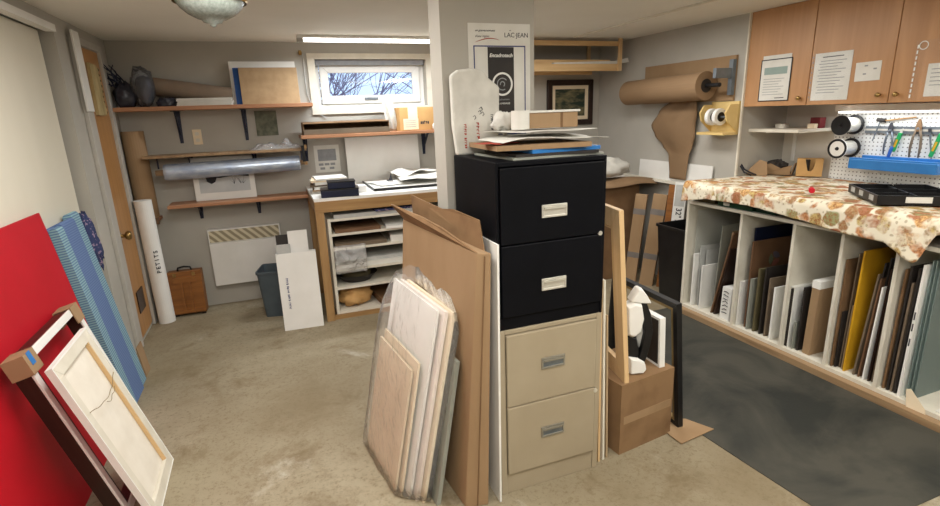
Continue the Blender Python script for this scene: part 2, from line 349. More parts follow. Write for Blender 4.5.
for nm, y0, y1, z0, z1 in (('trim_5', 3.96, 4.085, 0, 2.08), ('trim_6', 4.525, 4.60, 0, 2.08), ('trim_7', 4.085, 4.525, 2.035, 2.08)):
    struct(box(nm, 'trim', WX, WX+.025, y0, y1, z0, z1, bevel=.004))
# window
wi = B(); x0, x1, z0, z1 = WIN
wi.prism([(x0-.06, 0, z0-.05), (x1+.06, 0, z0-.05), (x1+.06, 0, z0), (x0-.06, 0, z0)], (0, .02, 0)).prism([(x0-.06, 0, z1), (x1+.06, 0, z1), (x1+.06, 0, z1+.045), (x0-.06, 0, z1+.045)], (0, .02, 0))
wi.prism([(x0-.06, 0, z0), (x0, 0, z0), (x0, 0, z1), (x0-.06, 0, z1)], (0, .02, 0)).prism([(x1, 0, z0), (x1+.06, 0, z0), (x1+.06, 0, z1), (x1, 0, z1)], (0, .02, 0))
w1 = struct(wi.done('window_1', 'offwhite', M=T(0, BY-.02, 0)))
B().frame(x1-x0, z1-z0, .035, .05, y0=.12, z0=z0, x0=x0).done('window_frame', 'white', w1)
B().frame(x1-x0-.08, z1-z0-.07, .07, .035, y0=.10, z0=z0+.035, x0=x0+.04).done('window_sash', 'white', w1, bevel=.006)
box('window_pane', 'pane', x0+.10, x1-.10, .115, .119, z0+.10, z1-.10, w1)
box('window_latch', 'steel', .86, .98, .085, .10, z0+.065, z0+.085, w1)
box('blind', 'ink_grey', x0+.01, x1-.01, .05, .085, z1-.045, z1-.005, w1)

# outside: snowy bank and bare shrubs
sg = B().grid(24, 12, lambda u, v: Vector((-2+6*u, 5.1+6.5*v, 1.50+.28*v+wob((u*6, v*6, 0), 1, .12))))
o = sg.done('snow_bank', 'snow', smooth=True, solid=.05); o['kind'] = 'structure'
def shrub(x, y, z, lab, seed, n=16):
    q = random.Random(seed); b = B()
    def br(p, d, L, r, lv):
        pts = [p]; dd = d.copy()
        for i in range(4):
            dd = (dd+Vector((q.uniform(-.22, .22), q.uniform(-.22, .22), q.uniform(-.1, .15)))).normalized(); pts.append(pts[-1]+dd*L/4)
        b.tube(pts, [r, r*.85, r*.7, r*.55, r*.35], 5)
        if lv:
            for i in range(3): br(pts[q.randint(1, 3)], (dd+Vector((q.uniform(-.9, .9), q.uniform(-.6, .6), q.uniform(-.2, .6)))).normalized(), L*.55, r*.55, lv-1)
    for i in range(n):
        a = q.uniform(-1.15, 1.15); br(Vector((q.uniform(-.35, .35), q.uniform(-.2, .2), 0)), Vector((math.sin(a), q.uniform(-.3, .3), math.cos(a))).normalized(), q.uniform(.7, 1.3), q.uniform(.006, .011), 2)
    tag(b.done('bare_shrub', 'bark', M=T(x, y, z)), lab, 'shrub', 'bare shrubs outside the window')
shrub(.75, 6.0, 1.50, 'leafless shrub outside the left half of the window', 3, 22)
shrub(2.6, 8.0, 1.66, 'leafless shrub farther away outside the right half of the window', 8, 20)
shrub(1.2, 9.9, 1.72, 'tall leafless shrub farther back outside beyond the nearer two shrubs', 12, 22)

# ceiling lamp and fluorescent tube
t = thing('ceiling_lamp', 'frosted glass bowl ceiling lamp with brass rim near left ceiling', 'lamp', T(-.17, 2.9, 1.975))
B().lathe([(.003, 0), (.012, .005), (.014, .014), (.040, .020), (.048, .032), (.066, .036), (.102, .055), (.132, .082), (.148, .108), (.151, .122)], cap1=False).done('lamp_bowl', 'lampglass', t, smooth=True, solid=.004)
B().lathe([(.160, .104), (.166, .118), (.15, .15), (.11, .175), (.06, .175)], cap0=False).done('rim', 'brass', t, smooth=True)
for a in (-25, 95, 215):
    B().lathe([(.004, -.008), (.012, 0), (.012, .012), (.004, .018)], (.165*math.cos(R(a)), .165*math.sin(R(a)), .108), seg=10).done('thumbscrew', 'brass', t, smooth=True)
t = thing('tube_light', 'lit white fluorescent tube light above the window', 'lamp', T(.30, 4.38, CZ-.036))
box('housing', 'white', 0, 1.2, -.03, .03, .014, .036, t, bevel=.005)
B().tube([(.05, 0, .002), (1.15, 0, .002)], .014, 14).done('tube', 'tube', t, smooth=True)
for xx in (.0, 1.16): box('end_cap', 'paper_grey', xx, xx+.04, -.022, .022, -.014, .014, t)
tag(B().tube([(.36, 4.785, 2.06), (.36, 4.787, 1.75), (.40, 4.787, 1.60), (.50, 4.787, 1.54)], .004, 6).done('cable', 'paper_grey'), 'thin cable running down the wall left of the window', 'cable')
tag(B().lathe([(.012, 0), (.016, .02), (.012, .035)], (.34, 4.775, 2.05), seg=12).done('cable_clip', 'brass'), 'small round cable holder above the window corner', 'clip')

# ------------------------------------------------------------ back wall shelves
def bracket(x, ztop, arm, leg, lab, grp='black steel shelf brackets'):
    b = B(); b.box(-.02, .02, -arm, 0, -.006, 0); b.prism([(-.02, -.004, -.006), (.02, -.004, -.006), (.012, -.004, -leg), (-.012, -.004, -leg)], (0, .004, 0))
    b.prism([(-.003, -.004, -leg*.75), (-.003, -arm*.8, -.008), (-.003, -arm*.6, -.008), (-.003, -.004, -leg*.5)], (.006, 0, 0))
    tag(b.done('shelf_bracket', 'navy', M=T(x, BY-.001, ztop)), lab, 'bracket', grp)
def shelf(name, x0, x1, y0, z0, z1, m, lab):
    return tag(box(name, m, x0, x1, y0, BY-.002, z0, z1, bevel=.003), lab, 'shelf')
shelf('wall_shelf', -1.035, .38, 4.55, 1.635, 1.665, 'shelf', 'topmost long brown wooden shelf on the back wall, left of window')
shelf('wall_shelf', -.90, .29, 4.56, 1.287, 1.307, 'pine_y', 'thin middle wooden shelf on the back wall above the silver roll')
shelf('wall_shelf', -.79, .28, 4.56, .897, .922, 'shelf', 'lowest brown wooden shelf on the back wall above the heater')
bracket(-.64, 1.634, .2, .25, 'left black bracket under the topmost shelf'); bracket(-.155, 1.634, .2, .25, 'right black bracket under the topmost shelf')
bracket(-.60, 1.286, .2, .09, 'left black bracket under the middle shelf'); bracket(-.12, 1.286, .2, .09, 'right black bracket under the middle shelf')
bracket(-.59, .896, .2, .13, 'left black bracket under the lowest shelf'); bracket(-.14, .896, .2, .13, 'right black bracket under the lowest shelf')
# on the top shelf
Z1 = 1.6655
t = thing('bagged_ornament', 'dark twiggy ornament in crumpled clear film, left end of topmost shelf', 'ornament', T(-.865, 4.63, Z1))
q = random.Random(4); b = B()
for i in range(15):
    a = q.uniform(.3, 3.0); p = Vector((-.10+q.uniform(-.05, .06), q.uniform(-.06, .06), q.uniform(.14, .20))); dv = Vector((-abs(math.cos(a))*.7-.1, q.uniform(-.5, .5), .75)).normalized(); pts = [p]
    for k_ in range(4): dv = (dv+Vector((q.uniform(-.5, .4), q.uniform(-.4, .4), q.uniform(-.3, .3)))).normalized(); pts.append(pts[-1]+dv*.04)
    pts = [Vector((max(v_.x, -.165), max(-.1, min(.1, v_.y)), v_.z)) for v_ in pts]; b.tube(pts, [.006, .005, .005, .004, .003], 6)
b.done('twigs', 'navy', t)
def blob(b, c, rx, ry, rz, seed, amp=.25, fl=None, nu=26, nv=14):
    rings = []
    for j in range(1, nv):
        th = PI*j/nv; ring = []
        for i in range(nu):
            ph = 2*PI*i/nu; dvec = Vector((math.sin(th)*math.cos(ph), math.sin(th)*math.sin(ph), math.cos(th)))
            k_ = 1+amp*noise.noise(dvec*2.6+Vector((seed*3.7, seed, 0)))+amp*.5*noise.noise(dvec*6+Vector((seed, 0, seed)))
            p = Vector((dvec.x*rx*k_, dvec.y*ry*k_, dvec.z*rz*k_))+Vector(c)
            if fl is not None: p.z = max(p.z, fl)
            ring.append(p)
        rings.append(ring)
    return b.loft(rings)
blob(B(), (-.07, 0, .08), .075, .07, .10, 1, fl=.001).done('dark_bundle', 'dkplastic', t, smooth=True)
blob(B(), (.055, -.02, .14), .078, .07, .15, 2, .18, fl=.001).done('film_wrap', 'film', t, smooth=True)
blob(B(), (.065, -.02, .12), .055, .05, .10, 3, .3, fl=.002).done('wrapped_piece', 'dkplastic', t, smooth=True)
tag(blob(B(), (-.67, 4.615, Z1+.02), .07, .045, .05, 5, .35, fl=Z1).done('plastic_bag', 'dkplastic', smooth=True), 'flat crumpled black plastic bag on topmost shelf beside white papers', 'bag')
t = thing('paper_roll', 'thick brown kraft paper roll lying at the back of topmost shelf', 'paper roll', T(-.49, 4.725, Z1))
B().tube([(-.29, 0, .155), (.27, 0, .066)], [.066, .066], 24).done('roll', 'kraft_grey', t, smooth=False)
for i in range(5):
    z = Z1+i*.011; b = B().box(-.19, .19, -.06, .06, 0, .0095, Matrix.Rotation(R((i*37 % 9)-4), 4, 'Z'))
    tag(b.done('paper_pad', 'paper', M=T(-.41+.004*(i % 3), 4.615, z)), ['white paper pad at the very bottom of the pile on topmost shelf', 'white paper pad second from bottom of the topmost shelf pile', 'white paper pad in the middle of the topmost shelf pile', 'white paper pad second from top of the topmost shelf pile', 'white paper pad on top of the pile on topmost shelf'][i], 'paper', 'white paper pads on the topmost shelf')
M_ = X((-.215, 4.70, Z1), 0, 8)
tag(box('backing_board', 'white', 0, .50, .0, .012, 0, .335, M=M_), 'large white board leaning at the back of topmost shelf, right end', 'board')
tag(box('blue_board', 'blueink', .0, .24, 0, .008, 0, .285, M=X((-.19, 4.675, Z1), 0, 9)), 'blue edged board leaning between white and tan boards on topmost shelf', 'board')
tag(box('tan_board', 'ply', 0, .44, 0, .012, 0, .285, M=X((-.148, 4.645, Z1), 0, 9.5), bevel=.002), 'square tan particle board leaning foremost on topmost shelf', 'board')
# between and on the lower shelves
t = thing('outlet', 'ivory wall outlet plate between topmost and middle shelves', 'outlet', T(-.524, BY-.001, 1.428))
box('plate', 'beige_board', -.033, .033, -.006, 0, -.06, .06, t, bevel=.003)
for dz in (-.025, .025): box('socket', 'offwhite', -.014, .014, -.009, -.006, dz-.013, dz+.013, t)
tag(box('picture', 'mossy', -.085, .085, -.006, 0, -.10, .10, M=T(.01, BY-.002, 1.515)), 'small unframed grey green picture pinned on wall left of window', 'picture')
def crumple(u, v, L, W, H, seed): return Vector(((u-.5)*L, (v-.5)*W, H*(.12+.8*abs(noise.noise(Vector((u*5, v*4, seed)))))*(1-abs(2*u-1)**3)*(1-abs(2*v-1)**3)+.002))
tag(B().grid(26, 14, lambda u, v: crumple(u, v, .42, .18, .13, 2)).done('plastic_bag', 'crumpled', M=T(.06, 4.66, 1.308), smooth=True), 'flat clear plastic bag lying on right end of middle shelf', 'bag')
t = thing('film_roll', 'long silver blue bubble wrap roll hanging under the middle shelf', 'roll', T(-.275, 4.63, 1.175))
B().tube([(-.50, 0, 0), (-.48, 0, 0), (.50, 0, .012), (.505, 0, .012)], [.058, .063, .061, .058], 28).done('wrap', 'bubble', t, smooth=False)
B().tube([(-.56, 0, -.001), (-.495, 0, 0)], .022, 14).done('core_end', 'kraft', t)
for xx in (-.535, .525):
    B().tube([(xx, 0, .03), (xx, .0, .111)], .006, 8).done('hanger', 'navy', t)
B().tube([(.5, 0, .012), (.55, 0, .012)], .02, 12).done('core', 'kraft', t)
t = thing('spring_clamp', 'small orange and black clamp on right end of middle shelf', 'clamp', T(.262, 4.548, 1.26))
box('jaw', 'black', -.012, .012, -.012, .006, -.06, .07, t, bevel=.003); box('jaw_pad', 'pine', .012, .03, -.012, .006, .045, .075, t); box('handle_tip', 'pine', .0, .024, -.014, .008, -.085, -.06, t)
t = thing('print', 'white matted winter print standing on lowest shelf behind silver roll', 'print', X((-.60, 4.715, .9225), -1, 3))
box('mount', 'white', 0, .46, 0, .006, 0, .345, t); box('image', 'forest', .04, .42, -.001, 0, .06, .30, t)
q = random.Random(9); b = B()
for bx in (.10, .13, .30, .35, .37):
    for i in range(5):
        a = q.uniform(-.9, .9); L = q.uniform(.03, .10); b.prism([(bx-.001, -.0018, .15-.03*(bx > .2)), (bx+.002, -.0018, .15-.03*(bx > .2)), (bx+.001+L*math.sin(a), -.0018, .13+L*math.cos(a)*.9)], (0, .0006, 0))
b.prism([(.042, -.0018, .19), (.20, -.0018, .175), (.32, -.0018, .19), (.418, -.0018, .175), (.418, -.0018, .24), (.042, -.0018, .24)], (0, .0006, 0)); b.prism([(.10, -.0018, .15), (.13, -.0018, .13), (.16, -.0018, .145), (.18, -.0018, .19), (.09, -.0018, .19)], (0, .0006, 0))
b.done('dark_trees', 'ink', t)
# heater
t = thing('wall_heater', 'white electric wall heater with woven grille on back wall', 'heater', T(-.28, BY-.001, .185))
box('body', 'white', -.285, .285, -.075, 0, 0, .37, t, bevel=.006); box('top_section', 'white', -.285, .285, -.06, 0, .37, .485, t, bevel=.004)
box('grille', 'weave', -.275, .275, -.066, -.06, .378, .475, t)
# corner: tubes, wooden paint box, bins, white carton
t = thing('mailing_tube', 'tall white cardboard tube with black lettering standing beside the door', 'tube', T(-.935, 4.545, 0))
B().tube([(0, 0, 0), (-.01, .01, .985)], .06, 28).done('tube', 'white', t, smooth=False)
for i, ch in enumerate('PETITS'):
    a = R(-62); zz = .43+i*.032
    write(ch, .042, 'ink', t, T(-.006, 0, zz) @ Matrix.Rotation(R(28), 4, 'Z') @ T(0, -.061, 0) @ Matrix.Rotation(R(-90), 4, 'Y'), bold=.001)
t = thing('corner_shelf', 'tiny red brown wooden ledge in the back left corner', 'shelf', T(-.955, BY-.002, .80))
box('board', 'shelf', -.08, .08, -.16, 0, 0, .022, t); box('front_edge', 'brown_board', -.08, .08, -.175, -.16, -.02, .03, t)
t = thing('kraft_tube', 'tall brown cardboard tube standing in the back left corner', 'tube', T(-.955, 4.715, .8225))
B().lathe([(.076, 0), (.076, .67), (.066, .67), (.066, .60)], seg=28).done('tube', 'card', t)
t = thing('paint_box', 'brown wooden carrying box with black handle on floor by back wall', 'box', X((-.775, 4.60, .0), -2, 4))
box('case', 'brownwood', -.125, .125, 0, .11, .02, .375, t, bevel=.004)
box('lid_batten', 'brownwood', -.085, .085, -.012, 0, .285, .325, t); 
for xx in (-.03, .03): box('slat', 'brownwood', xx-.011, xx+.011, -.012, 0, .03, .285, t)
box('tray', 'brownwood', -.115, .115, -.008, .0, .03, .05, t)
B().tube([(-.05, .05, .375), (-.045, .05, .40), (0, .05, .408), (.045, .05, .40), (.05, .05, .375)], .008, 8).done('handle', 'black', t, smooth=True)
for xx in (-.07, .07): box('clasp', 'brass', xx-.012, xx+.012, -.004, .0, .335, .365, t)
for xx in (-.1, .1): box('foot', 'darkwood', xx-.015, xx+.015, .02, .09, 0, .02, t)
def bin_(name, lab, loc, hx, hy, h, tap, m, bag=None, yaw=0):
    t = thing(name, lab, 'bin', X(loc, yaw)); b = B(); n = 7
    def ring(k_, z):
        pts = []
        for cx_, cy_, a0 in ((1, 1, 0), (-1, 1, 90), (-1, -1, 180), (1, -1, 270)):
            r = .028
            for i in range(4): a = R(a0+30*i); pts.append(Vector((cx_*(hx*k_-r)+r*math.cos(a), cy_*(hy*k_-r)+r*math.sin(a), z)))
        return pts
    b.loft([ring(tap, 0), ring(1, h), ring(.975, h), ring(tap*.98, .012)], True, True); b.done('body', m, t, smooth=False)
    b = B().loft([ring(1.05, h-.02), ring(1.05, h), ring(1.0, h+.001), ring(1.0, h-.02)], False, False); b.done('rim', m, t)
    return t
bin_('waste_bin', 'slate grey plastic waste bin below the wall heater', (-.075, 4.36, 0), .12, .13, .385, .80, 'greyplastic', yaw=-12)
t = thing('carton', 'tall narrow white carton with blue lettering standing by the workbench', 'carton', X((-.055, 3.91, 0), -3, 7))
b = B(); W, H, D = .285, .585, .10
b.box(0, W, 0, .004, 0, H); b.box(0, W, D-.004, D, 0, H); b.box(0, .004, .004, D-.004, 0, H); b.box(W-.004, W, .004, D-.004, 0, H); b.box(0, W, .004, D-.004, 0, .004)
b.done('body', 'white', t)
strokes('blue_print', t, T(.05, -.0004, .40) @ Matrix.Rotation(R(90), 4, 'Y'), 23, .24, .018, 'ink_blue')
tag(box('board', 'white', 0, .14, 0, .006, .0, .73, M=X((.045, 3.955, .008), -3, 7)), 'narrow white board standing inside the tall white carton', 'board')
tag(box('board', 'dk', 0, .20, 0, .006, .0, .705, M=X((-.04, 3.975, .008), -3, 7)), 'black board standing at the back of the tall white carton', 'board')
tag(box('board', 'paper_grey', 0, .10, 0, .006, .0, .64, M=X((-.045, 3.935, .008), -3, 7)), 'light grey board low in the left of the tall white carton', 'board')

# ------------------------------------------------------------ workbench with print shelves
BX0, BX1, BF, BZ = .262, 1.86, 3.95, .967
t = thing('workbench', 'pine workbench against the back wall under the window', 'workbench', T(BX0, BF, 0))
L, Dp = BX1-BX0, BY-.02-BF
box('bench_top', 'white', 0, L, .0, Dp, .945, BZ, t); box('front_beam', 'pine_x', 0, L, -.004, .035, .862, .945, t, bevel=.003); box('side_beam', 'pine_y', 0, .035, .035, Dp, .862, .945, t)
box('back_beam', 'pine_x', 0, L, Dp-.035, Dp, .862, .945, t)
for xx, yy in ((.0, 0), (.0, Dp-.09), (L-.06, 0), (L-.06, Dp-.09)): box('leg', 'pine', xx, xx+.062, yy, yy+.045, 0, .862, t, bevel=.003)
box('toe_rail', 'pine_x', .062, L-.06, .02, .05, 0, .035, t)
t = thing('print_rack', 'white shelved rack of prints under the workbench', 'shelf unit', T(.345, BF+.035, .036))
RW = 1.38; RD = .62
box('left_side', 'offwhite', 0, .022, 0, RD, 0, .765, t); box('right_side', 'offwhite', RW-.022, RW, 0, RD, 0, .765, t); box('back_panel', 'offwhite', .022, RW-.022, RD-.01, RD, 0, .765, t)
SZ = [.0, .20, .345, .515, .63, .745]
for z in SZ: box('shelf', 'offwhite', .022, RW-.022, 0, RD-.01, z, z+.018, t)
OX, OY, OZ = .345, BF+.035, .036
def flat(name, lab, cat, m, x0, x1, y0, y1, sz, z0, z1, rot=0, grp=None):
    cx_, cy_ = (x0+x1)/2, (y0+y1)/2
    return tag(box(name, m, x0-cx_, x1-cx_, y0-cy_, y1-cy_, 0, z1-z0, M=T(OX+cx_, OY+cy_, OZ+SZ[sz]+.0182+z0) @ Matrix.Rotation(R(rot), 4, 'Z')), lab, cat, grp)
blob(B(), (.0, 0, .075), .14, .12, .085, 11, .3, fl=0).done('x', 'yellow', M=T(OX+.17, OY+.16, OZ+.0185), smooth=True)
o = bpy.data.objects['x']; o.name = 'paper_bundle'; o.data.materials[0] = K['card_light']; tag(o, 'crumpled tan paper bundle at the bottom of the print rack', 'paper')
flat('folded_card', 'dark brown folded card beside the tan bundle, bottom of print rack', 'card', 'card_dark', .34, .6, .03, .4, 0, 0, .05, 6)
t = thing('tray', 'shallow dark oval tray on the second lowest rack shelf', 'tray', T(OX+.20, OY+.17, OZ+.218+.0005))
B().loft([[Vector((rx*math.cos(2*PI*k_/30), ry*math.sin(2*PI*k_/30), z)) for k_ in range(30)] for rx, ry, z in ((.11, .10, 0), (.165, .14, .055), (.17, .145, .06), (.16, .135, .055), (.105, .095, .008))]).done('dish', 'dk', t, smooth=True)
blob(B(), (0, 0, .05), .12, .09, .035, 12, .2, fl=.012).done('paper_lining', 'olive', t, smooth=True)
flat('print', 'white print in clear wrap on the third lowest rack shelf', 'print', 'paper', .03, .62, .01, .45, 2, 0, .035)
flat('print', 'grey print lying over the wrapped print in the rack', 'print', 'paper_grey', .10, .66, .03, .5, 2, .036, .062, 3)
tag(B().grid(22, 20, lambda u, v: Vector(((u-.5)*.24, -.010-.035*math.sin(PI*min(1, max(0, 1-v)*1.1))*.6+wob((u*5, v*5, 1), 1, .018), -.10+.22*v))).done('plastic_bag', 'crumpled', M=T(OX+.14, OY-.03, OZ+.44), smooth=True, solid=.001), 'clear plastic bag hanging over the front of the print rack', 'bag')
flat('print', 'brown and grey print folder on the middle rack shelf', 'folder', 'taupe', .04, .44, .01, .4, 3, 0, .03)
flat('print', 'white rolled print sticking out across the middle rack shelf', 'print', 'paper', .50, 1.0, -.02, .4, 3, 0, .05, -8)
flat('print', 'thin brown board on the second highest rack shelf', 'board', 'brown_board', .05, .40, .01, .4, 4, 0, .028)
flat('print', 'light sheet tipped forward on the right of the second highest rack shelf', 'sheet', 'white', .46, 1.0, -.04, .4, 4, 0, .02, -6)
flat('print', 'stack of greyish paper on the highest rack shelf', 'paper', 'paper_grey', .05, .85, .0, .45, 5, 0, .03)
flat('print', 'dark mauve folder lying on top of the rack paper stack', 'folder', 'fabric_navy', .35, .7, -.01, .4, 5, .031, .045, 4)
# on the bench
ZB = BZ+.0005
t = thing('organizer_box', 'lower wide black plastic box at the left end of the workbench', 'box', X((.318, 3.965, ZB), -6))
box('body', 'navy', 0, .275, 0, .18, 0, .052, t, bevel=.004); box('lid', 'black', -.003, .278, -.003, .183, .052, .060, t)
t = thing('organizer_box', 'upper smaller black plastic box stacked on the wide black box', 'box', X((.375, 3.985, ZB+.0605), -4))
box('body', 'navy', 0, .20, 0, .14, 0, .045, t, bevel=.004); box('lid', 'black', -.003, .203, -.003, .143, .045, .052, t)
cols = ['paper', 'card', 'paper', 'taupe', 'paper', 'beige_board', 'paper']; labs = ['white book at the bottom of the bench corner pile', 'brown book second from bottom of the bench corner pile', 'white book third from bottom of the bench corner pile', 'dark taupe book in the middle of the bench corner pile', 'white book third from top of the bench corner pile', 'cream book second from top of the bench corner pile', 'white book on top of the bench corner pile']
z = ZB
for i in range(7):
    h = [.02, .012, .022, .014, .02, .014, .012][i]; q = random.Random(i+40)
    tag(box('book', cols[i], -.12, .12, -.14, .14, 0, h-.0004, M=T(.415+q.uniform(-.02, .02), 4.36+q.uniform(-.015, .015), z) @ Matrix.Rotation(R(q.uniform(-7, 7)), 4, 'Z')), labs[i], 'book', 'books in the bench corner pile'); z += h
tag(box('notebook', 'green', 0, .1, 0, .16, 0, .01, M=X((.55, 4.26, ZB), 8)), 'small green notebook beside the book pile on the workbench', 'notebook')
tag(box('box', 'white', 0, .075, 0, .12, 0, .05, M=X((.605, 4.10, ZB), -3), bevel=.002), 'small white box right of the black plastic boxes', 'box')
t = thing('foam_board', 'large black edged white foam board lying on the workbench', 'board', X((.735, 4.095, ZB), -1))
box('core', 'black', 0, .82, 0, .60, 0, .020, t); box('face', 'white', .004, .816, .004, .596, .020, .024, t)
def sheet(name, lab, w_, d_, loc, yaw, amp, m='paper', lift=0, seed=1):
    f = lambda u, v: Vector(((u-.5)*w_, (v-.5)*d_, .002+amp*(.5+.5*noise.noise(Vector((u*2.5+seed, v*2.5, seed))))+lift*u*u))
    return tag(B().grid(12, 10, f).done(name, m, M=X(loc, yaw), smooth=True, solid=.0012), lab, 'paper')
sheet('paper_sheet', 'white paper spread on the left of the foam board', .30, .34, (.92, 4.34, ZB+.0245), 12, .012)
sheet('paper_sheet', 'curled white paper across the middle of the foam board', .46, .40, (1.22, 4.32, ZB+.036), -6, .05, lift=.03, seed=3)
sheet('paper_sheet', 'white paper with raised fold at the back of the foam board', .42, .26, (1.18, 4.56, ZB+.030), 4, .11, seed=5)
t = thing('craft_knife', 'small dark pointed tool standing on the foam board papers', 'tool', T(.93, 4.37, ZB+.045))
B().tube([(0, 0, 0), (.004, 0, .03), (.006, 0, .055)], [.016, .008, .002], 10).done('point', 'ink', t); box('foot', 'ink', -.03, .02, -.012, .012, -.004, .004, t)
tag(box('panel', 'white', 0, .66, 0, .012, 0, .40, M=X((.632, 4.715, ZB), 0, 5)), 'large blank white panel leaning against wall behind the workbench', 'panel')
t = thing('wall_print', 'grey printed sheet pinned on wall above the bench book pile', 'print', T(.365, BY-.004, 1.075))
box('sheet', 'paper', 0, .215, 0, .003, 0, .235, t); box('image', 'ink_grey', .03, .185, -.001, 0, .10, .20, t)
for k_, (xa, za) in enumerate(((.03, .06), (.08, .06), (.13, .06), (.04, .025), (.12, .025))): box('text_block', 'ink_grey', xa, xa+.04, -.001, 0, za, za+.02, t)
# shelf over the bench
tag(box('wall_shelf', 'shelf', .255, 1.62, 4.47, BY-.002, 1.382, 1.408, bevel=.003), 'wooden shelf over the workbench below the window', 'shelf')
bracket(.30, 1.381, .22, .2, 'black bracket at left end of the shelf below the window'); bracket(1.36, 1.381, .22, .2, 'black bracket at right of the shelf below the window')
t = thing('flat_box', 'long flat open brown box on the shelf below the window', 'box', T(.28, 4.48, 1.4085))
box('base', 'card_dark', 0, .70, 0, .26, 0, .006, t); box('front_side', 'taupe', 0, .70, 0, .006, .006, .045, t); box('back_side', 'card_dark', 0, .70, .254, .26, .006, .095, t)
box('left_side', 'card_dark', 0, .006, .006, .254, .006, .09, t); box('right_side', 'card_dark', .694, .70, .006, .254, .006, .09, t)
B().prism([(0, .0, .088), (.70, 0, .088), (.70, .254, .098), (0, .254, .098)], (0, 0, .006)).done('lid', 'card_dark', t)
f = lambda u, v: Vector((.05*math.sin(u*9)*.25+(u-.5)*.09+.04*(1-v), -.03*math.cos(u*6*PI)*.35-.02*math.sin(v*3), .29*v+.0))
tag(B().grid(24, 12, f).done('cloth', 'cloth', M=T(1.0, 4.66, 1.409), smooth=True, solid=.004), 'white cloth standing in folds left of the tan carton under the window', 'cloth')
t = thing('carton', 'tan cardboard carton with a cream label on the shelf below the window', 'carton', X((1.085, 4.53, 1.4085), 2))
box('body', 'card_light', 0, .36, 0, .20, 0, .195, t, bevel=.003); box('tape', 'beige_board', .075, .16, -.001, 0, .10, .195, t); box('label', 'beige_board', .03, .165, -.0016, -.001, .008, .10, t)
for i in range(4): box('label_print', 'ink_grey', .045, .14, -.0022, -.0016, .03+i*.017, .034+i*.017, t)
strokes('dark_print', t, T(.185, -.0004, .05), 5, .08, .03, 'ink', 4)
tag(blob(B(), (1.40, 4.50, 1.4085+.03), .035, .025, .032, 6, .2, fl=1.4085).done('crumpled_paper', 'paper', smooth=True), 'small crumpled white paper in front of the tan carton', 'paper')

# ------------------------------------------------------------ left side leaners
M_ = X((-.908, 1.25, 0), 90, 8.1)
tag(box('red_board', 'red', 0, 1.805, 0, .012, 0, 1.16, M=M_), 'big bright red board leaning on the closet panel', 'board')
t = thing('foam_mat', 'blue ribbed foam mat folded double leaning beside the red board', 'foam mat', X((-.885, 3.10, 0), 90, 8))
def padded(b, x0, x1, y0, y1, h):
    r = (y1-y0)/2; pts = [(0, 0), ]; prof = [(y0, 0), (y0, h-r)]+[(y0+r-r*math.cos(a), h-r+r*math.sin(a)) for a in [PI*i/8 for i in range(1, 8)]]+[(y1, h-r), (y1, 0)]
    return b.prism([(x0, y, z) for y, z in prof], (x1-x0, 0, 0))
padded(B(), .0, .085, 0, .04, 1.07).done('left_edge', 'teal_rib', t); padded(B(), .085, .275, .002, .04, 1.08).done('front_layer', 'blue_foam', t)
padded(B(), .277, .40, .012, .055, 1.10).done('back_layer', 'teal_rib', t); padded(B(), .0, .27, .042, .075, 1.07).done('inner_layer', 'blue_foam', t)
tag(blob(B(), (0, 0, 0), .055, .035, .16, 61, .3, nu=20, nv=14).done('fabric_bundle', 'fabric_navy', M=X((-1.04, 3.575, .90), 90, 8, 6), smooth=True), 'navy and mauve patterned fabric bundle hanging beside the foam mat corner', 'fabric')
tag(box('cardboard_sheet', 'card', 0, .12, 0, .006, 0, .20, M=X((-.90, 3.53, 0), 90, 6)), 'narrow cardboard piece standing at the foot of the foam mat', 'cardboard')
# open dark frames and the stretched canvas
fr = thing('frame', 'open cream faced picture frame with cardboard corners leaning on red board', 'frame', X((-.712, 2.17, 0), 91, 15.2))
B().frame(.61, .78, .034, .010, y0=0).done('front_moulding', 'white', fr, bevel=.003); B().frame(.61, .78, .03, .05, y0=.010).done('outer_side', 'darkwood', fr)
B().box(.034, .064, .012, .034, .034, .746).done('inner_lip', 'black', fr)
for cx_ in (-.006, .526):
    b = B(); b.box(cx_, cx_+.09, -.006, -.001, .705, .786); b.box(cx_, cx_+.09, .061, .066, .705, .786); b.box(cx_, cx_+.09, -.001, .061, .7815, .786)
    xs = cx_ if cx_ < 0 else cx_+.0855; b.box(xs, xs+.0045, -.001, .061, .705, .7815)
    c_ = b.done('corner_guard', 'card', fr, label='folded cardboard corner guard')
    if cx_ < 0: box('tape', 'blueplastic', .02, .05, -.0075, -.006, .735, .786, fr, label='strip of blue tape')
cv = thing('canvas', 'stretched canvas seen from behind, wired, leaning on the cream faced frame', 'canvas', X((-.598, 2.10, 0), 91, 16.6))
CW, CH = .415, .75
B().frame(CW, CH, .05, .018, y0=.002).done('stretcher_bars', 'offwhite', cv, bevel=.002); box('canvas_back', 'canvas', .012, CW-.012, .0202, .0225, .012, CH-.012, cv)
B().frame(CW+.004, CH+.004, .006, .024, y0=.0, x0=-.002, z0=-.002).done('folded_edge', 'white', cv)
box('inner_strip', 'pale_z', CW-.058, CW-.05, .004, .019, .05, CH-.05, cv)
pts = [Vector((.03+.355*u, -.004-.008*math.sin(PI*u), .53-.03*math.sin(PI*u)+.002*math.sin(u*23))) for u in [i/24 for i in range(25)]]
B().tube(pts, .0014, 5).done('hanging_wire', 'gold', cv); B().tube([p+Vector((0, -.003, -.008-.01*abs(math.sin(i*.7)))) for i, p in enumerate(pts[9:19])], .0012, 5).done('wire_twist', 'gold', cv)
tag(box('white_strip', 'white', 0, .125, 0, .012, 0, .47, M=X((WX+.038, 3.93, 1.63), 90, 0), bevel=.002), 'long white board strip hanging on the door casing', 'board')
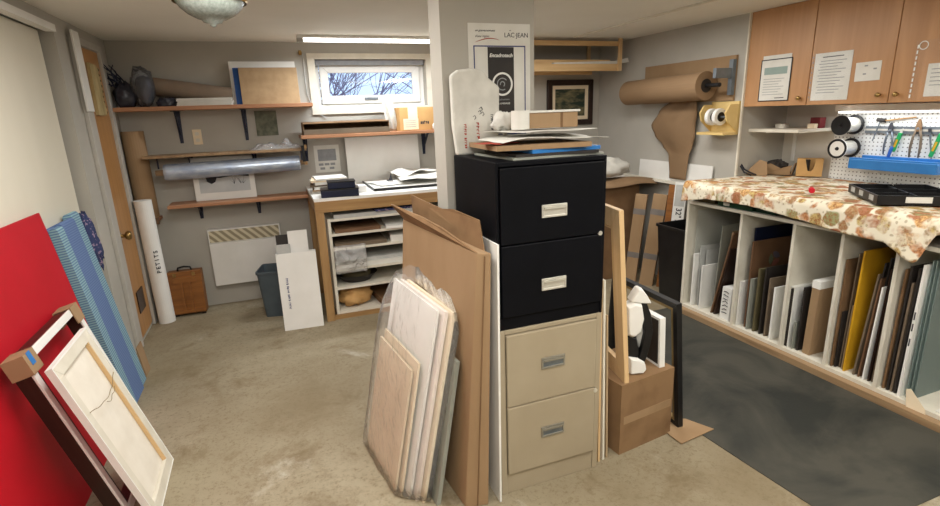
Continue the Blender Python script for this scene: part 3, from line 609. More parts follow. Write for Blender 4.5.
t = thing('plank', 'weathered yellowish wooden slab with ragged edge hanging on the narrow door', 'plank', X((WX+.028, 4.18, 1.61), 90, 0))
q = random.Random(2); ed = [(.19+q.uniform(-.012, .012), .02+i*.035) for i in range(9)]
B().prism([(0, 0, 0), (.175, 0, 0)]+[(x, 0, z) for x, z in ed]+[(.15, 0, .325), (.02, 0, .33)], (0, .02, 0)).done('slab', 'dried', t)
b = B()
for x, z in ed: blob(b, (x+.005, .008, z), .012, .012, .012, z, .4, nu=8, nv=5)
b.done('bark_edge', 'olive', t)

# ------------------------------------------------------------ filing cabinets
CX, CY = .727, 1.675; CWD, CD = .462, .436
def cabinet(lab, z, h, m, hm, plinth, tk, hpos):
    t = thing('filing_cabinet', lab, 'filing cabinet', T(CX, CY, z))
    b = B()
    b.box(0, tk, 0, CD, 0, h); b.box(CWD-tk, CWD, 0, CD, 0, h); b.box(tk, CWD-tk, 0, CD, h-.018, h); b.box(tk, CWD-tk, CD-.01, CD, 0, h-.018); b.box(tk, CWD-tk, .004, .02, 0, plinth)
    b.box(tk, CWD-tk, .02, CD-.01, 0, .01)
    b.done('case', m, t, bevel=.003)
    dh = (h-.018-plinth-.010)/2
    for i in range(2):
        z0 = plinth+.003+i*(dh+.004); dw = box('drawer', m, tk+.003, CWD-tk-.003, -.008, .02, z0, z0+dh, t, bevel=.004)
        zc = z0+dh*hpos; xc = CWD*.5
        h_ = B(); h_.frame(.106, .048, .008, .006, y0=-.014, x0=xc-.053, z0=zc-.024); h_.done('handle', hm, dw, bevel=.0015)
        box('handle_recess', 'chrome' if hm == 'chrome' else 'steel', xc-.045, xc+.045, -.0105, -.008, zc-.016, zc+.016, dw)
        box('pull_lip', hm, xc-.045, xc+.045, -.019, -.0105, zc+.008, zc+.016, dw)
    b = B().tube([(CWD-.026, -.010, h*.53), (CWD-.026, -.002, h*.53)], .009, 14); b.done('lock', 'chrome', t)
    return t
cabinet('beige two drawer metal filing cabinet on the floor under the black one', 0, .735, 'beige_metal', 'pewter', .092, .026, .53)
cabinet('black two drawer metal filing cabinet stacked on the beige cabinet', .7355, .636, 'black_metal', 'chrome', .05, .012, .40)
ZC = .7355+.636+.0005
# on the cabinet
def lay(name, lab, cat, m, x0, x1, y0, y1, z, h, yaw=0, bevel=0):
    cx_, cy_ = (x0+x1)/2, (y0+y1)/2
    return tag(box(name, m, x0-cx_, x1-cx_, y0-cy_, y1-cy_, 0, h, M=T(cx_, cy_, z) @ Matrix.Rotation(R(yaw), 4, 'Z'), bevel=bevel), lab, cat)
lay('folder', 'grey folder at the bottom of the pile on the black cabinet', 'folder', 'grey_board', .80, 1.19, 1.70, 2.05, ZC, .008, 2)
lay('folder', 'dark plastic folder low in the pile on the black cabinet', 'folder', 'dk', .83, 1.17, 1.70, 2.02, ZC+.0085, .010, -2)
lay('folder', 'bright blue folder low in the pile on the black cabinet', 'folder', 'blueplastic', .88, 1.18, 1.71, 2.0, ZC+.019, .014, 3)
lay('envelope', 'big tan cardboard envelope in the pile on the black cabinet', 'envelope', 'card', .765, 1.14, 1.70, 2.04, ZC+.0335, .018, -4)
def cabsheet(lab, m, w_, d_, loc, yaw, amp, seed, lift=0):
    f = lambda u, v: Vector(((u-.5)*w_, (v-.5)*d_, .001+amp*(.5+.5*noise.noise(Vector((u*2.2+seed, v*2.2, seed))))-lift*abs(2*u-1)**3))
    tag(B().grid(14, 10, f).done('paper_sheet', m, M=X(loc, yaw), smooth=True, solid=.0014), lab, 'paper')
cabsheet('white sheet with red print at left of the pile on the black cabinet', 'ink_red', .12, .12, (.79, 1.80, ZC+.053), 18, .008, 2)
cabsheet('creased white sheet spread across the pile on the black cabinet', 'paper', .42, .30, (1.0, 1.85, ZC+.063), -5, .018, 4, .012)
cabsheet('upper white sheet spread under the tape roll on the black cabinet', 'paper', .34, .28, (1.0, 1.86, ZC+.090), 8, .008, 6)
t = thing('tape_roll', 'white roll of tape standing on the cabinet pile', 'tape', T(.888, 1.80, ZC+.103))
B().lathe([(.018, 0), (.034, 0), (.034, .068), (.018, .068), (.018, 0)], cap0=False, cap1=False, seg=30).done('tape', 'paper', t)
B().lathe([(.016, .0005), (.0178, .0005), (.0178, .0675), (.016, .0675), (.016, .0005)], cap0=False, cap1=False, seg=30).done('core', 'card', t)
t = thing('carton', 'flat brown cardboard box with white lid on the cabinet pile', 'carton', X((.927, 1.82, ZC+.103), -3))
box('body', 'card', 0, .215, 0, .14, 0, .058, t, bevel=.002); box('lid', 'paper', -.006, .222, -.006, .146, .058, .066, t); box('tape', 'card_dark', .14, .15, -.001, 0, 0, .058, t)
t = thing('paper_bag', 'white paper bag with printed sketches leaning on the pillar', 'bag', X((.716, 2.062, ZC), -1, 2))
f = [(.012, 0), (.19, 0), (.205, .10), (.212, .27), (.165, .305), (.14, .338), (.09, .345), (.03, .338), (.0, .318), (.0, .12)]
b = B(); n = len(f); b.prism([(x, 0, z) for x, z in f], (0, .035, 0)); b.done('bag', 'cloth', t, bevel=.010)
q = random.Random(5)
for i in range(9):
    x, z = .105+q.uniform(-.02, .02), .15+q.uniform(-.03, .04); b = B().tube([(x, -.001, z), (x+.008, -.001, z+.006), (x+.014, -.001, z-.004), (x+.006, -.001, z-.010)], .0012, 5); b.done('printed_doodle', 'ink', t) if i < 5 else b.bm.free()
strokes('black_print', t, T(.165, -.0004, .16) @ Matrix.Rotation(R(90), 4, 'Y'), 8, .065, .012, 'ink', 2); strokes('red_print', t, T(.10, -.0004, .13) @ Matrix.Rotation(R(90), 4, 'Y'), 5, .07, .014, 'ink_red', 3); strokes('red_print', t, T(.045, -.0004, .125) @ Matrix.Rotation(R(90), 4, 'Y'), 11, .10, .012, 'ink_red', 5)
tag(blob(B(), (.90, 1.98, ZC+.085), .045, .03, .04, 9, .5).done('tissue', 'paper', smooth=True), 'crumpled white tissue behind the tape roll', 'tissue')
bpy.data.objects['tissue'].location.z = ZC+.075
# poster on the pillar
t = thing('poster', 'white poster with black panel and spiral mark on the pillar', 'poster', T(.818, 2.1345, 1.44))
PW, PH = .283, .455
box('sheet', 'paper', 0, PW, -.003, 0, 0, PH, t); B().frame(PW-.045, PH-.09, .0045, .0012, y0=-.0042, x0=.022, z0=.004).done('blue_border', 'ink_blue', t)
box('black_panel', 'dk', .085, .205, -.0042, -.003, .02, PH-.092, t)
write('Encadrotech', .021, 'white', t, T(.145, -.0045, PH-.125), shear=.25, bold=.0004)
write('un gouvernement', .0125, 'ink', t, T(.075, -.0035, PH-.028), shear=.3); write('d\'une région', .0125, 'ink', t, T(.062, -.0035, PH-.05), shear=.3)
write('au', .008, 'ink', t, T(.19, -.0035, PH-.026)); write('LAC·JEAN', .026, 'ink', t, T(.218, -.0035, PH-.045))
pts = [(.03+.11*u, -.0036, PH-.074+.016*math.sin(PI*u*.8)) for u in [i/12 for i in range(13)]]; B().tube(pts, [.0004+.0014*math.sin(PI*i/12) for i in range(13)], 6).done('red_swoosh', 'ink_red', t)
def ring(b, cx_, cz_, r0, r1, y, a0=0, a1=360, n=36):
    for i in range(n):
        a, c = R(a0+(a1-a0)*i/n), R(a0+(a1-a0)*(i+1)/n)
        b.prism([(cx_+r0*math.cos(a), y, cz_+r0*math.sin(a)), (cx_+r1*math.cos(a), y, cz_+r1*math.sin(a)), (cx_+r1*math.cos(c), y, cz_+r1*math.sin(c)), (cx_+r0*math.cos(c), y, cz_+r0*math.sin(c))], (0, .0008, 0))
    return b
ring(B(), .150, .215, .040, .048, -.0052).done('white_ring', 'white', t); ring(ring(B(), .150, .215, .022, .026, -.0052, 40, 300), .150, .215, .008, .012, -.0052, -60, 200).done('spiral', 'ink_grey', t)
write('encadrement', .012, 'ink_grey', t, T(.150, -.0046, .152)); write('ET LAMINAGE', .011, 'white', t, T(.150, -.0046, .135))

# ------------------------------------------------------------ leaning on the left of the cabinets
t = thing('cardboard_box', 'tall flattened brown cardboard box with raised flaps beside the cabinets', 'carton', T(.56, 1.68, 0))
a, bq = Vector((.563, 1.672, 0)), Vector((.655, 1.650, 0)); ta, tb = Vector((.648, 1.675, 1.055)), Vector((.696, 1.655, 1.055)); dv = Vector((-.084, .76, 0))
B().loft([[a, bq, bq+dv*1.0+Vector((.0, 0, 0)), a+dv], [ta, tb, tb+dv, ta+dv]]).done('body', 'card', t, wld=True, bevel=.004)
mid = [(a+bq)/2+Vector((0, -.004, 0)), (ta+tb)/2+Vector((0, -.004, 0))]
B().tube([mid[0]+Vector((0, -.003, .01)), mid[1]+Vector((0, -.003, -.01))], .0025, 5).done('end_seam', 'card_dark', t, wld=True)
B().prism([ta, ta+dv*.35+Vector((-.012, 0, .045)), ta+dv*.6+Vector((-.02, 0, .06)), ta+dv*1.0+Vector((-.05, .02, .075)), ta+dv*.97], (.005, 0, .002)).done('front_flap', 'card_worn', t, wld=True)
B().prism([tb+dv*.06, tb+dv*.12+Vector((.006, 0, .105)), tb+dv*.4+Vector((.002, 0, .115)), tb+dv*.55+Vector((.004, 0, .10)), tb+dv*.98+Vector((-.006, 0, .12)), tb+dv*.98], (-.005, 0, 0)).done('back_flap', 'card_worn', t, wld=True)
tag(box('white_board', 'white', 0, .44, 0, .008, 0, 1.085, M=X((.7035, 2.085, 0), -90, .6)), 'narrow tall white board upright between cardboard box and cabinets', 'board')
def leanboard(name, lab, m, xb, yn, xt, zt, ln, th=.012, yaw=6.5, cat='board', grp=None):
    lean_ = math.degrees(math.atan2(xt-xb, zt)); H = math.hypot(xt-xb, zt)
    M_ = X((xb, yn, 0), -90+yaw, lean_)
    return tag(box(name, m, -ln, 0, 0, th, 0, H, M=M_, bevel=.001), lab, cat, grp)
G = 'boards in the plastic bag'
leanboard('board', 'small beige board, foremost in the plastic bag', 'beige_board', .315, 1.87, .428, .54, .40, .010, grp=G)
leanboard('board', 'second board in the plastic bag, just behind the small beige one', 'beige_board', .338, 1.85, .455, .575, .42, .010, grp=G)
leanboard('board', 'broad white board in the middle of the plastic bag', 'white', .362, 1.81, .535, .80, .50, .012, grp=G)
leanboard('board', 'pinkish white board, second last in the plastic bag', 'pink_board', .386, 1.785, .560, .80, .50, .016, grp=G)
leanboard('board', 'thick cream board, rearmost in the plastic bag', 'beige_board', .410, 1.765, .585, .80, .50, .014, grp=G)
leanboard('board', 'low white board with grey edge between plastic bag and cardboard box', 'grey_board', .458, 1.727, .574, .615, .44, .018)
t = thing('plastic_bag', 'large clear plastic bag wrapped around leaning boards', 'bag', T(.34, 1.95, 0))
rings = []
for j in range(13):
    v = j/12; z = .012+.86*v; x0 = .292+.10*v if v < .63 else .292+.10*v; x0 = .300+.105*min(1, v/.62)+max(0, v-.62)*.22; x1 = .438+.185*v; yn = 1.748+.0*v; yf = 2.275-.05*max(0, v-.6)
    x1 = min(x1, .615); ring_ = []
    corners = [(x0+.012, 1.845-.085*min(1, v*1.1)), (x1, yn), (x1-.05, yf), (x0-.045, yf-.01)]
    if v > .86: sq = (v-.86)/.14; cx_ = sum(c[0] for c in corners)/4+.01; corners = [(c[0]+(cx_-c[0])*sq*.55, c[1]+.02*sq) for c in corners]
    for e in range(4):
        p, q_ = corners[e], corners[(e+1) % 4]
        for i in range(9):
            u = i/9; x, y = p[0]+(q_[0]-p[0])*u, p[1]+(q_[1]-p[1])*u
            k_ = .5+.5*noise.noise(Vector((x*11, y*11, z*6))); out = [(0, -1), (1, 0), (0, 1), (-1, 0)][e]
            amp = (.012+.03*max(0, v-.7)*2) if out[0] != 1 else .003
            zz = z+(.05*noise.noise(Vector((x*9, y*9, 4))) if j == 12 else 0)
            ring_.append(Vector((x+out[0]*amp*k_, y+out[1]*amp*k_, zz)))
    rings.append(ring_)
B().loft(rings, True, False).done('film', 'plastic', t, wld=True, smooth=True)

# ------------------------------------------------------------ right of the cabinets
leanboard_r = lambda lab, m, xb, xt, zt, y0, ln, th: tag(box('board', m, 0, ln, 0, th, 0, math.hypot(xb-xt, zt), M=X((xb, y0, 0), 90, math.degrees(math.atan2(xb-xt, zt)))), lab, 'board')
leanboard_r('narrow tan board leaning directly against right side of cabinets', 'pale_z', 1.222, 1.203, .98, 1.70, .36, .010)
leanboard_r('white edged board leaning second against right side of cabinets', 'offwhite', 1.249, 1.224, .86, 1.705, .30, .010)
leanboard_r('tan backing board leaning outermost against right side of cabinets', 'tan_board', 1.270, 1.246, .70, 1.71, .30, .008)
t = thing('carton', 'worn brown carton on the floor right of the beige cabinet', 'carton', X((1.327, 1.703, 0), 7.6))
b = B(); W, D, H = .332, .30, .352
b.box(0, W, 0, .006, 0, H); b.box(0, W, D-.006, D, 0, H); b.box(0, .006, .006, D-.006, 0, H); b.box(W-.006, W, .006, D-.006, 0, H); b.box(.006, W-.006, .006, D-.006, 0, .006); b.box(.006, W-.006, .006, D-.006, H-.006, H)
b.done('body', 'card_worn', t); box('tape', 'card', .02, W-.01, -.001, 0, .15, .19, t, label='strip of shiny brown tape')
ZX = .3525
t = thing('frame', 'bare pale wooden frame standing on the worn carton beside the cabinets', 'frame', X((1.372, 1.712, ZX), 79, 4.4))
B().frame(.40, .79, .085, .022).done('rails', 'pale_z', t, bevel=.002); box('rabbet_lip', 'pale_x', .087, .313, .018, .022, .697, .703, t)
# white and black wrapped frame on the carton
t = thing('wrapped_bundle', 'black padded bundle in white wrapping standing on the worn carton', 'bundle', X((1.405, 1.79, ZX), -16))
def pad(nm, m, pts, y0, y1, k_=.86):
    cx_ = sum(p[0] for p in pts)/len(pts); cz_ = sum(p[1] for p in pts)/len(pts)
    sc_ = lambda y, q_: [Vector((cx_+(x-cx_)*q_, y, max(.0008, cz_+(z-cz_)*q_))) for x, z in pts]
    B().loft([sc_(y0, k_), sc_(y0+.3*(y1-y0), 1), sc_(y1, .9)]).done(nm, m, t, bevel=.004)
pad('black_strap', 'black', [(.062, .345), (.088, .35), (.112, .29), (.128, .20), (.112, .10), (.095, .045), (.06, .05), (.075, .11), (.088, .20), (.076, .28)], .0, .06, .95)
pad('black_cover', 'black', [(.004, .19), (.055, .175), (.072, .09), (.05, .04), (.012, .07)], .005, .06)
pad('grey_lining', 'paper_grey', [(.06, .27), (.082, .25), (.09, .19), (.075, .11), (.055, .16)], .02, .05)
pad('white_wrapping', 'white', [(-.004, .335), (.03, .352), (.066, .343), (.080, .27), (.066, .20), (.035, .175), (.006, .19)], -.012, .06)
pad('white_wrapping', 'white', [(.012, .352), (.03, .385), (.048, .412), (.062, .414), (.092, .375), (.115, .335), (.06, .34)], -.005, .055)
pad('white_wrapping', 'white', [(.015, .085), (.06, .075), (.092, .055), (.10, .02), (.085, .001), (.018, .001)], -.02, .05)
t = thing('frame', 'small black frame with white edge standing on the right of the worn carton', 'frame', X((1.618, 1.77, ZX), 88, 3))
B().frame(.20, .25, .012, .03, y0=0).done('white_edge', 'white', t); B().frame(.176, .226, .035, .02, y0=.004, x0=.012, z0=.012).done('black_moulding', 'black', t); box('back', 'dk', .012, .188, .024, .028, .012, .238, t)
t = thing('frame', 'large black frame with gold lip standing on floor right of the carton', 'frame', X((1.742, 1.752, 0), 88, 5.4))
B().frame(.46, .665, .028, .030).done('moulding', 'black', t, bevel=.002); B().frame(.404, .609, .014, .022, y0=.006, x0=.028, z0=.028).done('gold_lip', 'gold', t)
bpy.data.objects[t.name].location.z = .0045
tag(B().prism([(1.634, 1.72, .0), (1.638, 1.648, 0), (1.862, 1.676, 0), (1.80, 1.80, 0), (1.66, 1.86, 0)], (0, 0, .004)).done('cardboard_sheet', 'card'), 'flat scrap of cardboard on the floor at edge of black mat', 'cardboard')
bpy.data.objects['cardboard_sheet.001'].location.z = .0042
tag(B().tube([(1.79, 2.42, .01), (1.795, 2.41, .30), (1.79, 2.40, .58), (1.785, 2.395, .80)], [.028, .034, .022, .012], 10).done('wrapped_rod', 'black', smooth=True), 'thin black cloth wrapped rod upright behind the wooden frame', 'rod')
# rubber mat
tag(B().prism([(1.832, 1.0, 0), (2.0, .985, 0), (2.80, .985, 0), (2.80, 3.05, 0), (1.775, 3.05, 0), (1.775, 1.78, 0), (1.80, 1.4, 0)], (0, 0, .004)).done('floor_mat', 'rubber'), 'large dark rubber floor mat in front of the board racks', 'mat')

# ------------------------------------------------------------ back right corner
t = thing('carton', 'big brown carton behind the filing cabinets, draped with kraft paper', 'carton', T(2.15, 3.86, 0))
box('body', 'card_dark', 0, .95, 0, .78, 0, .86, t, bevel=.006); box('tape', 'card', .40, .46, -.001, 0, .2, .86, t)
f = lambda u, v: Vector((2.30+.92*u+.02*math.sin(v*8), 3.76+.7*v, .880+.012*math.sin(u*9+v*4)+.035*(1-v)*math.sin(PI*u)+.03*u*(1-v)-.05*max(0, 1-v/.12)))
tag(B().grid(24, 16, f).done('kraft_sheet', 'kraft', smooth=True, solid=.004), 'rumpled kraft paper sheet lying on the big brown carton', 'paper')
tag(blob(B(), (2.74, 4.02, 1.01), .34, .17, .10, 31, .25, fl=.945).done('fabric_bundle', 'cloth', smooth=True), 'off white fabric bundle lying on the kraft paper', 'fabric')
tag(box('board', 'white', 0, .62, 0, .012, 0, .014, M=X((2.36, 3.90, .935), 2)), 'thin white board lying on the kraft paper before the fabric', 'board')
def longbox(lab, loc, w_, h, d_, yaw, lean_, roll, m='card', tapes=(.3, .78)):
    t = thing('long_box', lab, 'carton', X(loc, yaw, lean_, roll)); box('body', m, 0, w_, 0, d_, 0, h, t, bevel=.003)
    for f_ in tapes: box('tape_band', 'tape_grey', -.001, w_+.001, -.001, d_+.001, h*f_, h*f_+.05, t)
longbox('left long flat cardboard box with grey tape bands leaning on right wall', (2.865, 3.725, 0), .10, .81, .05, -50, 5, 4)
longbox('right long flat cardboard box with grey tape bands leaning on right wall', (2.945, 3.615, 0), .115, .82, .05, -50, 5.5, 5)
tag(box('board', 'brownwood', 0, .05, 0, .02, 0, .90, M=X((3.045, 3.505, 0), -50, 4, 3)), 'dark brown wooden board leaning between long boxes and black bin', 'board')
t = thing('long_box', 'narrow white long box marked 32 standing behind the black bin', 'carton', X((3.09, 3.46, 0), -50, 3.5, 2)); box('body', 'white', 0, .095, 0, .05, 0, .92, t)
write('32" x', .062, 'ink', t, T(.048, -.001, .64) @ Matrix.Rotation(R(90), 4, 'Y'), bold=.001); box('label', 'paper_grey', .008, .087, -.001, 0, .72, .90, t)
bin_('waste_bin', 'tall black plastic waste bin at the left end of the board racks', (3.02, 3.165, 0), .165, .165, .625, .80, 'black')
tag(box('panel', 'white', 0, .88, 0, .008, 0, .16, M=X((RX-.016, 3.19, .9055), 90, 3) @ T(0, 0, 0)), 'long low white panel standing on the right wall ledge', 'panel')
bpy.data.objects['panel.001'].matrix_world = X((RX-.03, 3.19, .9055), -90, 3) @ T(-.88, 0, 0)
# kraft paper dispenser
t = thing('paper_dispenser', 'wall mounted kraft paper roll dispenser on the right wall', 'dispenser', T(RX-.001, 3.56, 1.56))
box('backboard', 'card', -.02, 0, -.50, .50, 0, .32, t); box('bracket_plate', 'steel', -.20, -.02, -.50, -.47, .16, .23, t, bevel=.003)
box('bracket_arm', 'steel', -.05, -.02, -.505, -.47, .04, .29, t)
B().tube([(-.145, -.36, .115), (-.145, .56, .10)], .105, 32).done('paper_roll', 'kraft', t)
B().tube([(-.145, -.363, .115), (-.145, -.361, .115)], .05, 24).done('core', 'dk', t); B().tube([(-.145, -.49, .115), (-.145, -.363, .115)], .016, 12).done('axle', 'black', t)
edge = [(0, .10, -.19), (.15, .24, -.20), (.33, .33, -.18), (.46, .28, -.18), (.58, .18, -.16), (.70, .10, -.13), (1, .075, -.12)]
def tongue(u, v):
    for (v0, l0, r0), (v1, l1, r1) in zip(edge, edge[1:]):
        if v0 <= v <= v1+1e-6:
            k_ = (v-v0)/(v1-v0); k_ = k_*k_*(3-2*k_); l, r = l0+(l1-l0)*k_, r0+(r1-r0)*k_; break
    y = l+(r-l)*u; return Vector((-.05-.05*math.sin(PI*min(1, v*1.5))*math.sin(PI*u)-.015*math.sin(u*8+v*5)*(1-v), y, .03-.66*v))
B().grid(18, 28, tongue).done('torn_sheet', 'kraft', t, smooth=True, solid=.003)
t = thing('tape_dispenser', 'cream wooden tape holder with two rolls on the right wall', 'tape dispenser', T(RX-.022, 3.085, 1.315))
box('back_plate', 'yellow_wood', .0, .021, -.09, .17, .0, .24, t); box('base_arm', 'yellow_wood', -.13, 0, -.09, .17, 0, .018, t)
for yy in (-.09, .155): B().prism([(-.10, yy, .10), (0, yy, .018), (0, yy, .22), (-.08, yy, .22), (-.12, yy, .16)], (0, .015, 0)).done('side_plate', 'yellow_wood', t, bevel=.002)
for yy in (.0, .07):
    B().tube([(-.07, yy, .13), (-.07, yy+.03, .13)], .062, 24).done('tape_roll', 'white', t); B().tube([(-.07, yy-.002, .13), (-.07, yy+.032, .13)], .035, 20).done('roll_core', 'black', t)
B().tube([(-.07, -.075, .13), (-.07, .155, .13)], .008, 10).done('rod', 'steel', t)
# landscape painting and lumber rack
t = thing('painting', 'small dark framed landscape painting on the back wall right of pillar', 'painting', T(2.66, BY-.002, 1.38))
B().frame(.53, .445, .055, .03, y0=-.03).done('frame', 'darkwood', t, bevel=.004); B().frame(.42, .335, .035, .014, y0=-.018, x0=.055, z0=.055).done('liner', 'beige_board', t); box('picture', 'painting', .088, .442, -.010, -.006, .088, .357, t)
t = thing('lumber_rack', 'pale wooden rack hung from the ceiling in the back right corner', 'rack', T(1.95, 4.28, 1.87))
box('front_rail', 'pale_x', 0, 1.20, 0, .035, 0, .06, t); box('back_rail', 'pale_x', 0, 1.20, .46, .495, 0, .06, t)
for xx in (.0, 1.165): box('post', 'pale_z', xx, xx+.035, -.02, 0, -.002, CZ-1.871, t)
for xx in (.0, 1.165): box('post', 'pale_z', xx, xx+.035, .495, .515, -.002, CZ-1.871, t)
box('deck', 'pale_x', 0, 1.20, .035, .46, .035, .05, t); box('top_rail', 'pale_x', 0, 1.20, 0, .03, .215, .255, t)
for i, (y0, h, x0, x1, lab) in enumerate(((.05, .10, .1, 1.12, 'front board lying in the ceiling hung lumber rack'), (.16, .07, .0, 1.0, 'second board lying in the ceiling hung lumber rack'), (.28, .12, .2, 1.15, 'rear board lying in the ceiling hung lumber rack'))):
    tag(box('lumber', 'pale_x' if i != 1 else 'shelf', 1.95+x0, 1.95+x1, 4.28+y0, 4.28+y0+.08, 1.921, 1.921+h*.5, bevel=.002), lab, 'board', 'boards in the lumber rack')
tag(B().prism([(2.45, 4.285, 1.9315), (3.10, 4.285, 1.9315), (3.25, 4.285, 1.945), (3.235, 4.285, 1.985), (3.10, 4.285, 1.955), (2.45, 4.285, 1.942)], (0, .04, 0)).done('paper_sheet', 'paper'), 'curled white sheets sticking out of the lumber rack', 'paper')

# ------------------------------------------------------------ board racks under the counter
UX, UY0, UY1, UZ = 2.835, .85, 2.985, .862
t = thing('board_rack', 'long off white rack with upright dividers under the counter', 'shelf unit', T(UX, UY1, 0))
UD = AX-.01-UX; UL = UY1-UY0
box('base', 'offwhite', .0, UD, -UL, 0, .042, .064, t); box('plinth', 'pine_y', -.045, UD, -UL, 0, 0, .042, t, bevel=.003); box('top', 'offwhite', 0, UD, -UL, 0, .840, UZ, t, bevel=.002)
box('end_panel', 'offwhite', 0, UD, -.022, 0, .064, .840, t, bevel=.002); box('back_panel', 'offwhite', UD-.012, UD, -UL, -.022, .064, .840, t)
for y in (2.50, 2.125, 1.84, 1.565): box('divider', 'offwhite', 0, UD-.012, y-UY1-.009, y-UY1+.009, .064, .840, t)
ZR = .0645
def sh(lab, m, yb, zt, xf=2.87, ln=.40, th=.006, lean_=0, yt=None, name='board', cat='board', skew=0):
    # a sheet filed upright across the rack: its front edge at xf, bottom at yb; leans in y by lean_ degrees
    H = zt-ZR; M_ = X((xf, yb, ZR), skew, lean_); return tag(box(name, m, 0, ln, 0, th, 0, H, M=M_), lab, cat)
# first compartment (farthest from the camera)
sh('tall grey tinted glass sheet against the far end of the rack', 'acrylic_grey', 2.930, .79, 2.89, .55, .004, 0, name='glass_sheet', cat='glass')
sh('tall white sheet farthest left in the first rack compartment', 'white', 2.900, .47, 2.86, .10, .010, 0)
sh('grey white sheet behind the first white sheet in the rack', 'paper_grey', 2.875, .53, 2.90, .22, .008, 1)
sh('second pale grey sheet in the first rack compartment', 'paper_grey', 2.845, .50, 2.93, .20, .006, 1)
sh('wide bright white sheet in front in the first rack compartment', 'white', 2.815, .40, 2.86, .16, .008, 0)
sh('grey green sheet leaning in the first rack compartment', 'grey_board', 2.745, .71, 2.92, .24, .006, -2)
sh('tan sheet leaning beside the grey green sheet in the rack', 'tan_board', 2.725, .68, 2.95, .24, .006, -6)
sh('tall brown board leaning strongly in the first rack compartment', 'brown_board', 2.715, .70, 2.875, .34, .010, -12)
sh('shorter dark brown board leaning strongly in the first rack compartment', 'darkwood', 2.685, .58, 2.875, .30, .010, -10)
t = thing('box', 'small white box with black marks at the bottom of first compartment', 'box', X((2.86, 2.545, ZR), 0, -2)); box('body', 'white', 0, .30, 0, .08, 0, .235, t)
q = random.Random(3); b = B()
for i in range(7): z_ = .05+i*.025; b.tube([(-.0012, .02+q.uniform(0, .01), z_), (-.0012, .045, z_+q.uniform(-.01, .012)), (-.0012, .065, z_+q.uniform(-.01, .01))], .003, 5)
b.done('black_marks', 'ink', t)
sh('narrow white board against the first rack divider', 'white', 2.520, .42, 2.86, .06, .010, -.5)
# second compartment
sh('low white board right behind the first rack divider', 'white', 2.472, .38, 2.86, .2, .012, 0)
sh('black sheet standing tallest in the second rack compartment', 'navy', 2.455, .745, 2.92, .46, .006, 0)
t = thing('board', 'brown board with faint round coloured mark in the second compartment', 'board', X((2.88, 2.425, ZR), 0, 0)); box('sheet', 'brown_board', 0, .46, 0, .010, 0, .60, t)
for i, c in enumerate(('mark_a', 'mark_b', 'mark_c')): ring(B(), .20, .46, .012, .05, -.0016, i*120+8, i*120+112, 10).done('mark_segment', c, t)
sh('grey white low board in the second rack compartment', 'grey_board', 2.392, .42, 2.86, .10, .010, 0)
sh('tan narrow board in the second rack compartment', 'olive', 2.345, .50, 2.87, .14, .014, 0)
sh('dark grey sheet in the second rack compartment', 'dk', 2.300, .52, 2.87, .30, .010, 0)
sh('low dark sheet behind the front white sheet in the second compartment', 'taupe', 2.262, .46, 2.87, .30, .010, 0)
sh('bright white sheet foremost in the second rack compartment', 'white', 2.215, .415, 2.86, .22, .010, 0)
# third compartment
t = thing('frame', 'upright white edged stack of dark frames in the third compartment', 'frame', X((2.86, 2.088, ZR), 0, 0))
B().box(0, .24, .0, .006, 0, .385).done('white_side', 'white', t); box('top_edge', 'white', 0, .24, -.0, .032, .385, .392, t); box('dark_moulding', 'darkwood', .004, .24, .0065, .014, 0, .384, t); box('dark_moulding', 'dk', .004, .24, .016, .031, 0, .375, t)
sh('low pale board in the middle of the third rack compartment', 'grey_board', 2.060, .24, 2.86, .12, .006, 0)
sh('dark narrow board beside the tan board in the third compartment', 'dk', 2.030, .47, 2.87, .2, .012, 0)
t = thing('board', 'tan cardboard panel with white top edge in the third compartment', 'board', X((2.87, 1.955, ZR), 0, -1)); box('panel', 'card', 0, .34, 0, .045, 0, .42, t); box('white_wrap', 'white', -.002, .342, -.002, .047, .42, .465, t)
# fourth compartment
sh('brown board against the third divider in the fourth compartment', 'card_dark', 1.812, .70, 2.86, .50, .008, 0)
sh('thin dark board low in the fourth rack compartment', 'dk', 1.795, .40, 2.87, .12, .010, 0)
sh('tan mat board left of the yellow board', 'taupe', 1.782, .74, 2.885, .40, .006, -1)
sh('folded tan sheet just left of the yellow board', 'tan_board', 1.766, .45, 2.88, .12, .004, -1)
sh('bright yellow board in the fourth rack compartment', 'yellow', 1.742, .765, 2.865, .52, .010, -.8)
for i, (lab, m, y, z_, xf) in enumerate((('first dark brown strip right of the yellow board', 'taupe', 1.693, .66, 2.87), ('second dark strip right of the yellow board', 'dk', 1.680, .72, 2.89), ('third brown strip right of the yellow board', 'brown_board', 1.667, .64, 2.87), ('fourth black strip right of the yellow board', 'dk', 1.653, .75, 2.90), ('thin white strip among dark ones right of the yellow board', 'white', 1.636, .60, 2.86), ('fifth dark strip just left of the fourth divider', 'darkwood', 1.614, .70, 2.87), ('sixth taupe strip touching the fourth divider', 'taupe', 1.600, .66, 2.88))):
    sh(lab, m, y, z_, xf, .40, .008, -4+.5*i)
